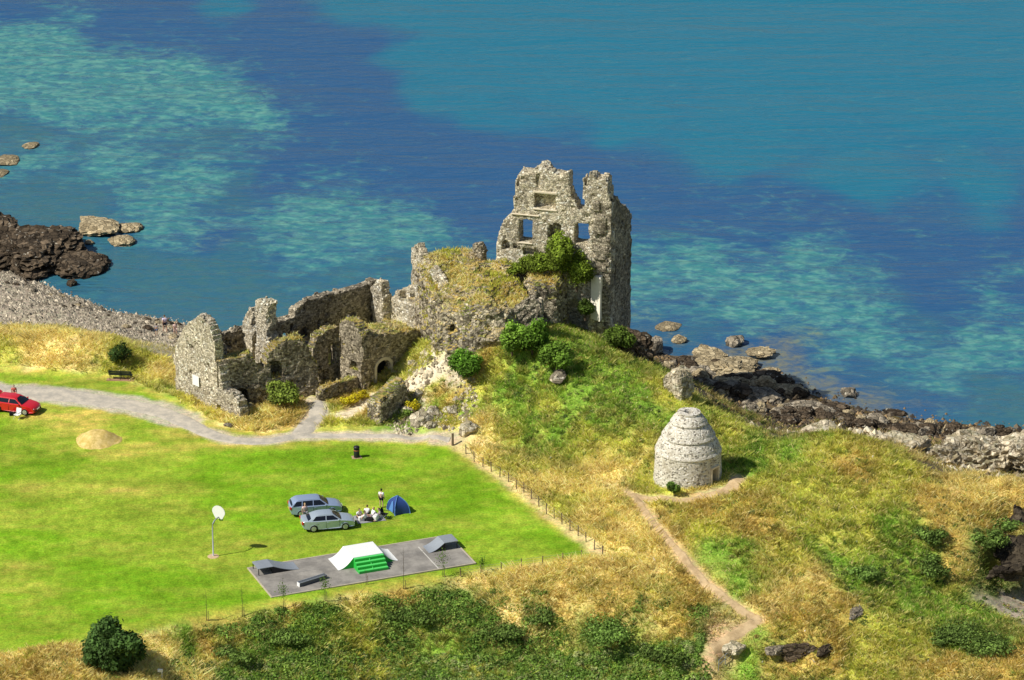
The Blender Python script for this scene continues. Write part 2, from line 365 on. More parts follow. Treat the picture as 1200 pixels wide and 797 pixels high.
# lawn
li = TKEYS.index('L'); lawnm = sstep(.35, -.5, SDL + .5 * fbm(GX * .5, GY * .5, seed=41))
WT[li] *= sstep(3.5, .5, SDL)
WT /= WT.sum(0)
LD = np.zeros_like(GX)   # dry patches on the lawn
for a, b, sx, sy, k in ((130, 573, 2.4, 1.2, .8), (35, 573, 2.2, 1.4, .7), (115, 512, 5.5, 4, .5), (10, 665, 2.5, 1.5, .6), (30, 690, 3.5, 3, .5), (170, 530, 6, 1.4, .45), (255, 505, 5, 2.5, .9), (70, 490, 4.2, 2.2, 1.1), (110, 488, 3, 2.2, .9),
                       (395, 596, 2.6, .8, .4), (415, 588, 1.6, 1.8, .4), (665, 612, 1.2, 1.2, .6), (650, 600, 1.2, 1.2, .4), (280, 640, 2.5, .9, .5), (290, 597, 2., .6, .6), (100, 520, 3.5, 2.5, .5), (180, 575, 3, 1, .35), (280, 522, 6, .8, .7), (450, 518, 16, .9, .6), (240, 655, 2, 1, .25), (310, 560, 2, .8, .3), (20, 725, 4, 2, .35), (60, 446, 5, 1.2, .5), (150, 455, 4, 1., .6), (20, 437, 4, .8, .4)):
    p = at(a, b, 0); LD += .55 * k * np.exp(-(((GX - p[0]) / sx) ** 2 + ((GY - p[1]) / sy) ** 2))
LD += .5 * sstep(1.6, 0, -SDL) * .9
LD = np.clip(LD * (1. + .9 * fbm(GX * .6, GY * .9, seed=51)) + .12 * sstep(0., .5, fbm(GX * .5, GY * .9, seed=63)) + .18 * sstep(0., .6, fbm(GX * .10, GY * .16, seed=61)), 0, 1)
tyc = np.array([TY[k] for k in TKEYS])
COLR = np.tensordot(WT, tyc, axes=(0, 0))
var = fbm(GX * .9, GY * .9, seed=71)
COLR = COLR * (1 + .22 * var[..., None])
lc = np.array(lin(113, 154, 31)) * (1 - LD[..., None]) + np.array(lin(206, 186, 92)) * LD[..., None]
ml = GX * math.cos(rad(23)) + GY * math.sin(rad(23)); mp = -GX * math.sin(rad(23)) + GY * math.cos(rad(23))
lc = lc * (1 + .10 * fbm(ml * .05, mp * 1.1, seed=85)[..., None])
lc = lc * (1 + .20 * fbm(GX * .22, GY * .35, seed=81)[..., None] + .13 * fbm(GX * 1.2, GY * 1.2, seed=91)[..., None])
COLR = COLR * (1 - lawnm[..., None]) + lc * lawnm[..., None]
# worn lines
ROAD = [(-60, 450), (0, 459), (60, 462), (120, 470), (170, 478), (210, 491), (240, 506), (270, 515), (310, 517), (350, 511), (400, 511), (450, 511), (500, 512), (530, 516)]
ROADW = [3.7, 3.7, 3.3, 2.7, 2.3, 2.3, 1.9, 1.5, 1.5, 1.3, 1.1, .9, .8, .6]
SPUR = [(350, 510), (362, 497), (372, 487), (372, 476), (366, 470)]
FOOT = [(735, 578), (747, 586), (760, 605), (785, 635), (815, 670), (845, 697), (872, 718), (886, 727), (870, 738), (852, 750), (832, 764)]
RING = [(740, 580), (765, 585), (800, 586), (832, 581), (856, 573), (868, 560)]
TRACK = [(545, 515), (585, 525), (620, 536), (680, 554), (735, 578)]
CPATH = [(402, 487), (425, 477), (445, 463), (470, 456), (500, 443), (520, 428), (538, 414)]
CREST = [(886, 727), (905, 720), (930, 717)]
FENCE = [(531, 520), (600, 569), (650, 608), (708, 651)]
W3 = lambda L: [drop(*p) for p in L]
road, spur, foot, ring, track, cpath, fenceL, crest = map(W3, (ROAD, SPUR, FOOT, RING, TRACK, CPATH, FENCE, CREST))
def worn(P, w, col, k):
    global COLR
    d = line_d(GX, GY, P) + .35 * fbm(GX * .9, GY * .9, seed=101)
    m = (k * sstep(w + .5, w - .2, d))[..., None]
    COLR = COLR * (1 - m) + np.array(col) * m
worn(road[:6], 1.9, lin(188, 180, 162), .9); worn(road[5:], .9, lin(200, 186, 160), .9); worn(spur, .9, lin(196, 184, 160), .9)
worn(foot, .42, lin(196, 170, 130), .9); worn(ring, .5, lin(200, 180, 145), .75); worn(track, .45, lin(200, 178, 136), .45); worn(cpath, .8, lin(232, 216, 182), .95)
worn(fenceL, .38, lin(214, 190, 140), .7); worn(crest, .4, lin(210, 185, 140), .6)
# steep ground shows rock
dzdy = np.gradient(GZ, gy, axis=0); dzdx = np.gradient(GZ, gx, axis=1); SLOPE = np.hypot(dzdx, dzdy)
cvm = (sstep(20, 24, GX) * sstep(-5.2, -4.6, GZ))[..., None]
rk = (sstep(1.05, 1.7, SLOPE + .3 * fbm(GX * .8, GY * .8, seed=111)) * (1 - lawnm))[..., None]
COLR = COLR * (1 - rk) + (np.array(lin(92, 82, 68)) * (1 - cvm) + np.array(lin(96, 100, 46)) * cvm) * rk
wet = (sstep(-5.0, -5.9, GZ) * .55)[..., None] * sstep(-56, -50, GX)[..., None]
COLR = COLR * (1 - wet * .8)
COLR = np.clip(COLR, .005, 1)
CC = COLR[iy0:iy0 + CZ.shape[0], ix0:ix0 + CZ.shape[1]]
def pick(Wg): return Wg[iy0:iy0 + CZ.shape[0], ix0:ix0 + CZ.shape[1]]
WTC = {k: pick(WT[i]) for i, k in enumerate(TKEYS)}
SDC = pick(SDL); SLC = pick(SLOPE)

def ground_mat():
    t = NT('ground_cover'); p = t.coord('World')
    a = t.n('ShaderNodeAttribute', attribute_name='Col')
    n1 = t.noise(p, 5.5, 5, .7); n2 = t.noise(t.coord('World', (1, .6, 1)), 1.3, 5, .65); n3 = t.noise(t.coord('World', (.5, 1.6, 1), (0, 0, .3)), 2.2, 4, .6)
    n4 = t.noise(p, 15., 3, .7)
    k = t.math('MULTIPLY', t.math('MULTIPLY', t.ss(n1, .25, .75, .70, 1.34), t.ss(n4, .3, .7, .82, 1.2)), t.ss(n2, .28, .72, .80, 1.2))
    c = t.mix(1., a.outputs['Color'], t.n('ShaderNodeCombineColor', {0: k, 1: k, 2: k}).outputs[0], 'MULTIPLY')
    c = t.mix(1., c, t.mix(t.ss(n3, .35, .65), (.90, 1.0, .9), (1.14, 1.02, 1.05)), 'MULTIPLY')
    return t.fin(t.bsdf(c, .95, .05, t.bump(t.math('ADD', n1, t.math('MULTIPLY', n2, 1.5)), .5, .12)))
GM = ground_mat()
ny, nx = GX.shape
VV = np.stack([GX, GY, GZ], -1).reshape(-1, 3); CV = COLR.reshape(-1, 3)
idx = np.arange(ny * nx).reshape(ny, nx)
Q = np.stack([idx[:-1, :-1], idx[:-1, 1:], idx[1:, 1:], idx[1:, :-1]], -1).reshape(-1, 4)
qc = lambda A: (A[:-1, :-1] + A[1:, 1:]).reshape(-1) / 2
fl = qc(SDL) < 0; fb = (~fl) & ((qc(WT[TKEYS.index('B')]) > .5) | (qc(GZ) < -4.6)); fh = ~(fl | fb)
for nm, m in (('lawn', fl), ('beach', fb), ('hillside', fh)):
    q = Q[m]; u, inv = np.unique(q, return_inverse=True)
    o = mesh_obj(nm, VV[u], inv.reshape(-1, 4), GM, smooth=True); set_col(o, CV[u]); tag(o, kind='structure')

# paths: gravel strips laid over the worn ground
def path_mat(name, c1, c2):
    t = NT(name); p = t.coord('World'); n = t.noise(p, 1.1, 6, .7); f = t.noise(p, 14, 3)
    c = t.mix(t.ss(n, .33, .67), c1, c2); c = t.mix(1., c, t.mix(f, (.75,) * 3, (1.25,) * 3), 'MULTIPLY')
    return t.fin(t.bsdf(c, .95, .1, t.bump(f, .4, .05)))
PM1 = path_mat('grey_gravel', lin(168, 162, 150), lin(200, 190, 172)); PM2 = path_mat('dry_earth', lin(176, 150, 112), lin(208, 182, 140))
PM3 = path_mat('pale_dust', lin(214, 198, 164), lin(236, 222, 192))
def strip(name, P, widths, mat, lift=.045):
    pts = [Vector((p[0], p[1], 0)) for p in P]
    fine = []; ws = []
    for i in range(len(pts) - 1):
        a, b = pts[max(i - 1, 0)], pts[i]; c, d = pts[i + 1], pts[min(i + 2, len(pts) - 1)]
        n = max(2, int((c - b).length / .35))
        for k in range(n):
            s = k / n
            q = .5 * ((2 * b) + (-a + c) * s + (2 * a - 5 * b + 4 * c - d) * s * s + (-a + 3 * b - 3 * c + d) * s ** 3)
            fine.append(q); ws.append(widths[i] * (1 - s) + widths[i + 1] * s)
    V = []; Fc = []; m = 9
    for i, q in enumerate(fine):
        tg = (fine[min(i + 1, len(fine) - 1)] - fine[max(i - 1, 0)]).normalized(); nn = Vector((-tg.y, tg.x, 0))
        for k in range(m):
            u = k / (m - 1) * 2 - 1
            w = ws[i] / 2 * (1 + .22 * float(fbm(np.array([q.x * .8 + (9 if u > 0 else 0)]), np.array([q.y * .8]), seed=7)[0]))
            v = q + nn * u * w
            V.append((v.x, v.y, float(hz(v.x, v.y)) + (lift if abs(u) < .9 else -.03)))
    for i in range(len(fine) - 1):
        for k in range(m - 1): Fc.append((i * m + k, i * m + k + 1, (i + 1) * m + k + 1, (i + 1) * m + k))
    return tag(mesh_obj(name, V, Fc, mat, smooth=True), kind='structure')
strip('road', road, ROADW, PM1); strip('path', spur, [1.8, 1.7, 1.7, 1.5, 1.2], PM1, .052)
strip('path', foot, [.6, .7, .65, .65, .7, .8, .9, 1.3, 1.0, .9, .9], PM2); strip('path', ring, [.8, .8, .7, .9, 1.3, 1.4], PM2, .05); strip('path', cpath, [.9, 1.1, 1.2, 1.6, 1.4, 1.0, .6], PM3)

# ---------------------------------------------------------------- sea
SS = '''0,10,N;150,8,N;215,8,N;260,8,T;400,10,T;600,5,T;800,5,T;1000,5,T;1190,5,T;500,60,T;600,100,T;700,100,T;560,130,T;720,150,T;850,180,T;1000,205,T;1150,230,T;900,100,T;1100,100,T;600,40,T;700,40,T;470,25,T;480,110,T;1000,60,T;
300,30,N;340,45,N;400,62,N;435,60,N;350,100,N;420,130,N;450,150,N;550,165,N;600,200,N;700,215,N;780,252,N;900,285,N;1000,280,N;1150,300,N;1100,340,N;1190,350,N;1050,310,N;400,190,N;330,180,N;350,205,N;500,210,N;560,255,N;450,225,N;1190,285,N;640,230,N;260,50,N;130,25,N;180,45,N;380,80,N;870,300,N;
20,50,R;80,60,R;150,70,R;220,80,R;150,110,R;60,110,R;250,110,R;290,130,R;200,140,R;100,130,R;20,100,R;30,75,R;240,95,R;300,145,R;
20,155,S;100,165,S;60,245,S;200,180,S;250,165,S;330,150,N;40,200,R;120,195,R;200,208,R;240,212,R;100,235,S;30,230,S;290,215,S;
250,280,R;350,240,R;420,258,R;480,270,R;510,282,R;380,285,R;330,270,R;290,300,S;440,285,R;260,290,W;200,330,S;150,310,S;300,350,S;400,320,S;250,340,S;450,310,S;520,310,S;180,270,R;
780,300,R;820,320,R;880,338,R;1000,340,R;760,335,R;850,352,R;960,370,R;1010,385,R;910,365,R;800,380,S;770,275,S;760,400,S;1060,425,S;1100,415,R;1150,400,R;1190,380,R;1080,450,R;1150,470,S;1000,430,S;925,400,W;830,413,W;880,424,W;905,440,W;950,464,W;1000,478,W;1060,482,W;770,396,W;900,420,W;980,420,R;1050,465,S;1190,480,S;1195,320,R;930,440,W;1000,460,W;830,400,S;860,380,R;1030,350,S;1080,370,S;1040,395,R;950,330,R;'''
SKEY = 'NTRSW'; SPn, STn = [], []
for w in SS.replace('\n', '').split(';'):
    a = w.split(',')
    if len(a) == 3: SPn.append(at(float(a[0]), float(a[1]), SEA)); STn.append(SKEY.index(a[2]))
for x, y, k in ((-200, 450, 'N'), (200, 500, 'T'), (0, 600, 'T'), (-100, 400, 'S'), (120, 350, 'S'), (-300, 700, 'T'), (300, 800, 'T')): SPn.append(np.array([x, y, 0])); STn.append(SKEY.index(k))
sx = np.concatenate([-80 - 30 * np.arange(26, 0, -1) ** 1.7, np.arange(-80, 80.01, .8), 80 + 30 * np.arange(1, 27) ** 1.7])
sy = np.concatenate([300 - 8 * np.arange(8, 0, -1) ** 1.3, np.arange(300, 490, .8), 490 + 12 * np.arange(0, 40) ** 1.75])
SX, SY = np.meshgrid(sx, sy)
ex, ey = SX + 4. * fbm(SX * .13, SY * .09, seed=201, o=6), SY + 7. * fbm(SX * .10, SY * .11, seed=211, o=6)
WS = idw(ex, ey, SPn, STn, 5, .42, 1.7, 9.); WS /= WS.sum(0)
def sea_mat():
    t = NT('sea_water'); p = t.coord('World')
    a = t.n('ShaderNodeSeparateColor', {'Color': t.n('ShaderNodeAttribute', attribute_name='Zone').outputs['Color']})
    al = t.n('ShaderNodeAttribute', attribute_name='Zone').outputs['Alpha']
    N_, T_, R_, R2_, S_, W_ = (.024, .094, .215), (.014, .155, .242), (.045, .23, .23), (.14, .38, .30), (.030, .130, .195), (.22, .21, .12)
    c = t.mix(t.ss(a.outputs[0], .16, .84), N_, T_)
    c = t.mix(t.ss(a.outputs[2], .15, .85), c, S_)
    pe = t.coord('World', (.8, 1., 1))
    n1 = t.noise(pe, .45, 6, .68, .6); n2 = t.noise(pe, .8, 4, .6, .5)
    m = t.math('ADD', a.outputs[1], t.math('MULTIPLY', t.math('SUBTRACT', n1, .5), 1.9))
    mm = t.ss(m, .16, .92)
    n3 = t.noise(t.coord('World', (.8, 1., 1)), 1.0, 5, .7, .8)
    mm = t.math('MULTIPLY', mm, t.ss(n3, .28, .56, .35, 1.))
    c = t.mix(t.math('MULTIPLY', mm, .9), c, t.mix(t.ss(n2, .40, .70), R_, R2_))
    m2 = t.ss(t.math('ADD', al, t.math('MULTIPLY', t.math('SUBTRACT', n1, .5), 1.7)), .30, .85)
    c = t.mix(t.math('MULTIPLY', t.math('MULTIPLY', m2, t.ss(n3, .35, .6, .3, 1.)), .8), c, W_)
    m3 = t.ss(t.math('ADD', a.outputs[2], t.math('MULTIPLY', t.math('SUBTRACT', t.noise(pe, .9, 5, .7, .4), .5), 1.8)), .62, 1.05)
    c = t.mix(t.math('MULTIPLY', m3, .55), c, (.05, .15, .155))
    w1 = t.noise(t.coord('World', (.26, 1., 1), (0, 0, rad(-9))), .42, 4, .6, .4)
    w2 = t.noise(t.coord('World', (.45, 1., 1), (0, 0, rad(6))), 1.7, 4, .65)
    w3 = t.noise(t.coord('World', (.10, .5, 1), (0, 0, rad(-5))), .14, 3, .5)
    h = t.math('ADD', t.math('MULTIPLY', w1, 1.1), t.math('ADD', t.math('MULTIPLY', w2, .22), t.math('MULTIPLY', w3, 3.4)))
    return t.fin(t.bsdf(c, .2, .4, t.bump(h, .62, .7), IOR=1.33))
o = mesh_obj('sea', np.stack([SX, SY, np.full_like(SX, SEA)], -1).reshape(-1, 3),
             (lambda i: np.stack([i[:-1, :-1], i[:-1, 1:], i[1:, 1:], i[1:, :-1]], -1).reshape(-1, 4))(np.arange(SX.size).reshape(SX.shape)), sea_mat(), smooth=True)
set_col(o, np.stack([WS[1], WS[2], WS[3], WS[4]], -1).reshape(-1, 4), 'Zone'); tag(o, kind='structure')

# ---------------------------------------------------------------- camera, light
cam = bpy.data.cameras.new('camera'); co = bpy.data.objects.new('camera', cam); COL.objects.link(co)
cam.sensor_width = 36; cam.lens = F * 36 / 1200; cam.clip_start = 1; cam.clip_end = 20000
co.location = (0, 0, H); co.rotation_euler = (rad(90) - TH, 0, 0); SC.camera = co
SAZ, SEL = rad(22), rad(47)     # shadows run towards (cos, sin) of this
sdir = Vector((-math.cos(SAZ) * math.cos(SEL), -math.sin(SAZ) * math.cos(SEL), math.sin(SEL)))
sun = bpy.data.lights.new('sun', 'SUN'); so = bpy.data.objects.new('sun', sun); COL.objects.link(so)
sun.energy = 5.0; sun.angle = rad(.53); sun.color = (1., .95, .86)
so.rotation_euler = sdir.to_track_quat('Z', 'Y').to_euler(); so.location = (-60, 200, 120)
w = bpy.data.worlds.new('World'); SC.world = w; w.use_nodes = True
sk = w.node_tree.nodes.new('ShaderNodeTexSky'); sk.sky_type = 'NISHITA'; sk.sun_disc = False
sk.sun_elevation = SEL; sk.sun_rotation = math.atan2(sdir.x, sdir.y); sk.altitude = 50
nt_ = w.node_tree; tcw = nt_.nodes.new('ShaderNodeTexCoord'); sp_ = nt_.nodes.new('ShaderNodeSeparateXYZ'); cb_ = nt_.nodes.new('ShaderNodeCombineXYZ'); ab_ = nt_.nodes.new('ShaderNodeMath'); ab_.operation = 'ABSOLUTE'
nt_.links.new(tcw.outputs['Generated'], sp_.inputs[0]); nt_.links.new(sp_.outputs[0], cb_.inputs[0]); nt_.links.new(sp_.outputs[1], cb_.inputs[1]); nt_.links.new(sp_.outputs[2], ab_.inputs[0]); nt_.links.new(ab_.outputs[0], cb_.inputs[2]); nt_.links.new(cb_.outputs[0], sk.inputs['Vector'])
bg = w.node_tree.nodes['Background']; w.node_tree.links.new(sk.outputs[0], bg.inputs[0]); bg.inputs[1].default_value = .074
SC.view_settings.view_transform = 'Standard'; SC.view_settings.look = 'None'; SC.view_settings.exposure = 0; SC.view_settings.gamma = 1
# ---------------------------------------------------------------- masonry built from small blocks of wall
def vox_surface(occ, org, cell, smooth=.45, jit=.05, seed=0):
    o = np.pad(occ, 1); nxv, nyv, nzv = o.shape
    V = {}; quads = []
    dirs = (((1, 0, 0), [(1, 0, 0), (1, 1, 0), (1, 1, 1), (1, 0, 1)]), ((-1, 0, 0), [(0, 0, 0), (0, 0, 1), (0, 1, 1), (0, 1, 0)]),
            ((0, 1, 0), [(0, 1, 0), (0, 1, 1), (1, 1, 1), (1, 1, 0)]), ((0, -1, 0), [(0, 0, 0), (1, 0, 0), (1, 0, 1), (0, 0, 1)]),
            ((0, 0, 1), [(0, 0, 1), (1, 0, 1), (1, 1, 1), (0, 1, 1)]), ((0, 0, -1), [(0, 0, 0), (0, 1, 0), (1, 1, 0), (1, 0, 0)]))
    S2, S3 = nyv + 1, nzv + 1
    for d, cs in dirs:
        m = o & ~np.roll(o, (-d[0], -d[1], -d[2]), (0, 1, 2))
        I = np.argwhere(m)
        if len(I) == 0: continue
        quads.append(np.stack([((I[:, 0] + c[0]) * S2 + I[:, 1] + c[1]) * S3 + I[:, 2] + c[2] for c in cs], -1))
    Qd = np.concatenate(quads); u, inv = np.unique(Qd, return_inverse=True); Qd = inv.reshape(-1, 4)
    P = np.stack([u // (S2 * S3), (u // S3) % S2, u % S3], -1).astype(float) - 1
    E = np.concatenate([Qd[:, [0, 1]], Qd[:, [1, 2]], Qd[:, [2, 3]], Qd[:, [3, 0]]])
    for k in range(2 if smooth else 0):
        acc = np.zeros_like(P); cnt = np.zeros(len(P))
        for a, b in ((0, 1), (1, 0)):
            np.add.at(acc, E[:, a], P[E[:, b]]); np.add.at(cnt, E[:, a], 1)
        P = P * (1 - smooth) + smooth * acc / np.maximum(cnt, 1)[:, None]
    P = P * cell + np.array(org)
    j = np.stack([vn(P[:, 0] * 2.3, P[:, 1] * 2.3, P[:, 2] * 2.3, seed + k) + .6 * vn(P[:, 0] * 5.1, P[:, 1] * 5.1, P[:, 2] * 5.1, seed + 9 + k) for k in range(3)], -1)
    return P + j * jit, Qd
def onplane(px, py, A, t):
    """photo pixel -> (u along the wall, z) on the upright plane through A with unit direction t"""
    n = np.array([-t[1], t[0], 0.]); d = ray(px, py); s = ((A - CAM) @ n) / (d @ n); P = CAM + d * s
    return (P - A)[:2] @ t[:2], P[2]
def wall(parent, A, B, prof, holes=(), thick=1.0, mat='stone', cell=.2, rough=.28, zb=None, foot=.8, name='wall', back=1, seed=0, jit=.06, extra=None, label=None, pits=.035, flat_u=0):
    A = np.array(A, float); B = np.array(B, float)
    t = (B - A)[:2]; L = np.linalg.norm(t); t = np.array([*(t / L), 0.]); nb = np.array([-t[1], t[0], 0.]) * back
    pr = np.array([onplane(px, py, A, t) for px, py in prof])
    o_ = np.argsort(pr[:, 0], kind='stable'); pr = pr[o_]
    u0, u1 = pr[0, 0], pr[-1, 0]; zlo = (min(A[2], B[2]) - foot) if zb is None else zb; zhi = pr[:, 1].max() + .6
    nu, nt_, nz = max(2, int((u1 - u0) / cell) + 1), max(2, int(round(thick / cell))), int((zhi - zlo) / cell) + 1
    U, T_, Z = np.meshgrid(u0 + (np.arange(nu) + .5) * cell, (np.arange(nt_) + .5) * cell, zlo + (np.arange(nz) + .5) * cell, indexing='ij')
    top = np.interp(U, pr[:, 0], pr[:, 1])
    occ = Z < top + rough * (fbm(U * .9, T_ * .9, seed=seed + 3, o=3) + .6 * vn(U * 2.6, T_ * 1.6 + Z * .0, seed=seed + 5))
    ends = .22 * vn(Z * 1.7, T_ * 1.5, seed=seed + 8)
    occ &= (U > u0 + .1 + ends) & (U < u1 - .1 + ends)
    for h in holes:
        x0, y0, x1, y1 = h[:4]; arch = h[4] if len(h) > 4 else 0; dep = h[5] if len(h) > 5 else None
        ym, xm = (y0 + y1) / 2, (x0 + x1) / 2
        ua, ub = onplane(x0, ym, A, t)[0], onplane(x1, ym, A, t)[0]; za, zt = onplane(xm, y1, A, t)[1], onplane(xm, y0, A, t)[1]
        c = (ua + ub) / 2; r = abs(ub - ua) / 2
        zz = zt - arch * r * (1 - np.sqrt(np.clip(1 - ((U - c) / max(r, .05)) ** 2, 0, 1)))
        nz_ = .10 * vn(U * 2, Z * 2, T_ * 2, seed + 13)
        m = (np.abs(U - c) < r + nz_) & (Z > za + nz_) & (Z < zz + nz_)
        if dep: m &= T_ < dep
        occ &= ~m
    if extra is not None: occ &= ~extra(U, T_, Z)
    # missing stones on both faces
    hsh = _hash(np.floor(U / cell / 1.6), np.floor(T_ / cell), np.floor(Z / cell / 1.3), seed + 77)
    face = np.zeros_like(occ); face[:, 0] = True; face[:, -1] = True
    occ &= ~((hsh < pits) & face)
    P, Qd = vox_surface(occ, (u0, 0, zlo), cell, .35, jit, seed)
    W = A[None] * np.array([1, 1, 0]) + P[:, :1] * t + P[:, 1:2] * nb + P[:, 2:] * np.array([0, 0, 1.])
    if back < 0: Qd = Qd[:, ::-1]
    o = mesh_obj(name, W - np.array(parent.location), Qd, M[mat], parent)
    if label: o['label'] = label
    return o
def mass(parent, poly, zt, zb, mat, batter=.15, cell=.25, rough=.35, seed=0, holes=(), name='wall', jit=.09, loc=None, ledge=0.):
    """rubble mass: footprint polygon (x, y), top heights per corner, sides leaning in"""
    poly = np.array(poly, float)
    mn, mx = poly.min(0) - 2.2, poly.max(0) + 2.2; zh = max(zt) + 1.
    X, Y, Z = np.meshgrid(np.arange(mn[0], mx[0], cell), np.arange(mn[1], mx[1], cell), np.arange(zb, zh, cell), indexing='ij')
    x2, y2 = X[:, :, 0], Y[:, :, 0]; sd = poly_sd(x2, y2, poly)[:, :, None]
    wgt = sum(1 / (((x2 - p[0]) ** 2 + (y2 - p[1]) ** 2) + .6) for p in poly); tp = sum(z / (((x2 - p[0]) ** 2 + (y2 - p[1]) ** 2) + .6) for p, z in zip(poly, zt)) / wgt
    tp = (tp + (.7 if ledge else .3) * fbm(x2 * .4, y2 * .4, seed=seed + 2))[:, :, None]
    n3 = rough * (fbm(X * .5, Y * .5, Z * .5, seed=seed, o=4)) + ledge * vn(X * .2, Y * .2, Z * 1.6, seed + 4)
    occ = (Z < tp) & (sd < (tp - Z) * batter - .1 + n3 - .25 * sstep(.5, 0, tp - Z))
    for (c, r) in holes:
        occ &= ((X - c[0]) / r[0]) ** 2 + ((Y - c[1]) / r[1]) ** 2 + ((Z - c[2]) / r[2]) ** 2 > 1
    P, Qd = vox_surface(occ, (mn[0] - cell / 2, mn[1] - cell / 2, zb - cell / 2), cell, .45, jit, seed)
    return mesh_obj(name, P - np.array(parent.location if parent else loc), Qd, M[mat], parent, loc=None if parent else loc)

# ---- the keep
K = at(714, 388, 4.0); LT = K + np.array([-10.9 * math.cos(rad(16)), 10.9 * math.sin(rad(16)), 0])
keep = empty('castle_keep', (K[0] - 5, K[1] + 2, 3.0), 0, 'tall roofless castle keep with two ragged towers of wall and empty windows', 'castle ruin')
kA = LT.copy(); kA[2] = 3.4
wall(keep, kA, K, [(580, 301), (579, 284), (583, 276), (590, 261), (599, 255), (601, 243), (605, 234), (605, 209), (609, 204), (616, 202), (624, 200), (631, 196), (640, 197), (648, 203), (657, 205), (667, 204), (668, 225), (673, 236), (677, 240), (682, 236), (685, 225), (684, 207), (690, 206), (700, 208), (710, 206), (713, 222), (716, 236)],
     [(608, 257, 623, 284, .3), (626, 227, 651, 245, .12, .7), (643, 261, 658, 281, 1., 1.1), (673, 262, 690, 286, .4), (676, 234, 684, 246, 0), (589, 283, 598, 293, .6, .9), (600, 285, 606, 292, 0, .6), (660, 352, 689, 400, .6, 1.2), (613, 290, 630, 300, .2, .8), (628, 204, 634, 219, 0, .25)],
     thick=1.7, mat='stone_keep', cell=.18, seed=1, jit=.05, pits=.05, rough=.34)
k2 = K + np.array([math.sin(rad(16)) * 7.6, math.cos(rad(16)) * 7.6, 0])
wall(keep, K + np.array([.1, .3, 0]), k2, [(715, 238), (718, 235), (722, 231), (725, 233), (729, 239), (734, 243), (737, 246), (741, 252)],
     [(717.5, 262, 720.5, 276, .5, .8), (729, 258, 731, 262, 0, .5), (719.5, 310, 722, 326, .3, .7), (730, 300, 732, 305, 0, .5)], thick=1.6, mat='stone_shade', seed=2, zb=-1.5, jit=.06, pits=.05)
# broken inner wall left standing behind, and the rock that carries the keep
tK = (K - LT)[:2] / np.linalg.norm((K - LT)[:2]); tK = np.array([*tK, 0]); nK = np.array([-tK[1], tK[0], 0])
def facebox(px0, py0, px1, py1, out, name, mat, parent, bat=0, ext=0.):
    ua, za = onplane((px0 + px1) / 2 - (px1 - px0) / 2, (py0 + py1) / 2, K, tK)[0], onplane((px0 + px1) / 2, py1, K, tK)[1]
    ub, zt = onplane(px1, (py0 + py1) / 2, K, tK)[0], onplane((px0 + px1) / 2, py0, K, tK)[1]
    mb = MB(); vs = []
    for z, o_ in ((za - ext, out + bat), (zt, out)):
        for u, d in ((ua, -o_ * (.3 if ext else 1)), (ub, -o_), (ub, .3), (ua, .3)):
            q = np.array([K[0], K[1], 0]) + tK * u + nK * d; vs.append((q[0] - parent.location[0], q[1] - parent.location[1], z - parent.location[2]))
    mb.add(vs, [(3, 2, 1, 0), (4, 5, 6, 7), (0, 1, 5, 4), (1, 2, 6, 5), (2, 3, 7, 6), (3, 0, 4, 7)])
    return mb.build(name, M[mat], parent, bevel=.04)
pr_ = facebox(693, 322, 706, 362, .75, 'render_pier', 'plaster', keep, .15, .9); pr_['label'] = 'smooth pale rendered pier on the keep corner'
facebox(625, 245, 653, 246.5, .12, 'sill', 'dressed', keep); facebox(625, 224.5, 653, 227, .10, 'lintel', 'dressed', keep); facebox(599, 251, 632, 252.3, .14, 'string_course', 'dressed', keep)
facebox(607, 284.3, 624, 285.6, .1, 'sill', 'dressed', keep)

# ---- rock and turf mound that carries the hall
def top(px, py, z):
    p = at(px, py, z); return p[:2], z
T1 = [top(485, 303, 9.3), top(516, 366, 7.6), top(560, 364, 8.3), (at(598, 372, 7.8)[:2], 8.1), (at(622, 358, 7.6)[:2], 7.8), top(608, 322, 9.2), top(600, 297, 10.6), top(565, 291, 10.6), top(522, 290, 10.0)]
mc = np.mean([p for p, z in T1], 0)
hall = empty('hall_mound', (mc[0], mc[1], 4.0), 0, 'squat ruined hall of dark rubble masonry topped with dry grass beside the keep', 'castle ruin')
hp = at(590, 352, 7.7)
mass(hall, [p for p, z in T1], [z for p, z in T1], 2.2, 'mound', .10, .22, .55, 5, holes=[(hp, (.85, 2.2, .55)), (at(600, 402, 5.2), (.6, .9, .5)), (at(552, 372, 7.0), (.3, 1.2, .35)), (at(530, 385, 6.2), (.35, 1.2, .4))], jit=.1, ledge=.2)
A = at(485, 352, 5.2); B = at(519, 388, 4.7)
wall(hall, A, B, [(481, 300), (482, 290), (486, 288), (489, 294), (493, 303), (499, 312), (506, 318), (512, 330), (517, 346), (521, 356)], [(489, 318, 493, 330, .5, .6)], thick=1.0, mat='stone_keep', seed=7, pits=.06)
A = at(551, 300, 10); B = at(563, 303, 10)
wall(hall, A, B, [(551, 291), (555, 286), (561, 286), (564, 293), (565, 299)], [], thick=1., mat='stone', seed=8, foot=.6)
fa, fb_, fc_ = at(518, 391, 4.6), at(576, 402, 4.7), at(634, 398, 5.2)
wall(hall, fa - np.array([0, .25, 0]), fb_ - np.array([0, .25, 0]), [(516, 352), (523, 358), (529, 366), (538, 369), (547, 363), (556, 360), (566, 363), (577, 367)], [(541, 378, 546, 388, .6, .7), (560, 392, 568, 400, .5, .6)], 1.3, 'stone_shade', seed=41, rough=.5, jit=.1, pits=.09)
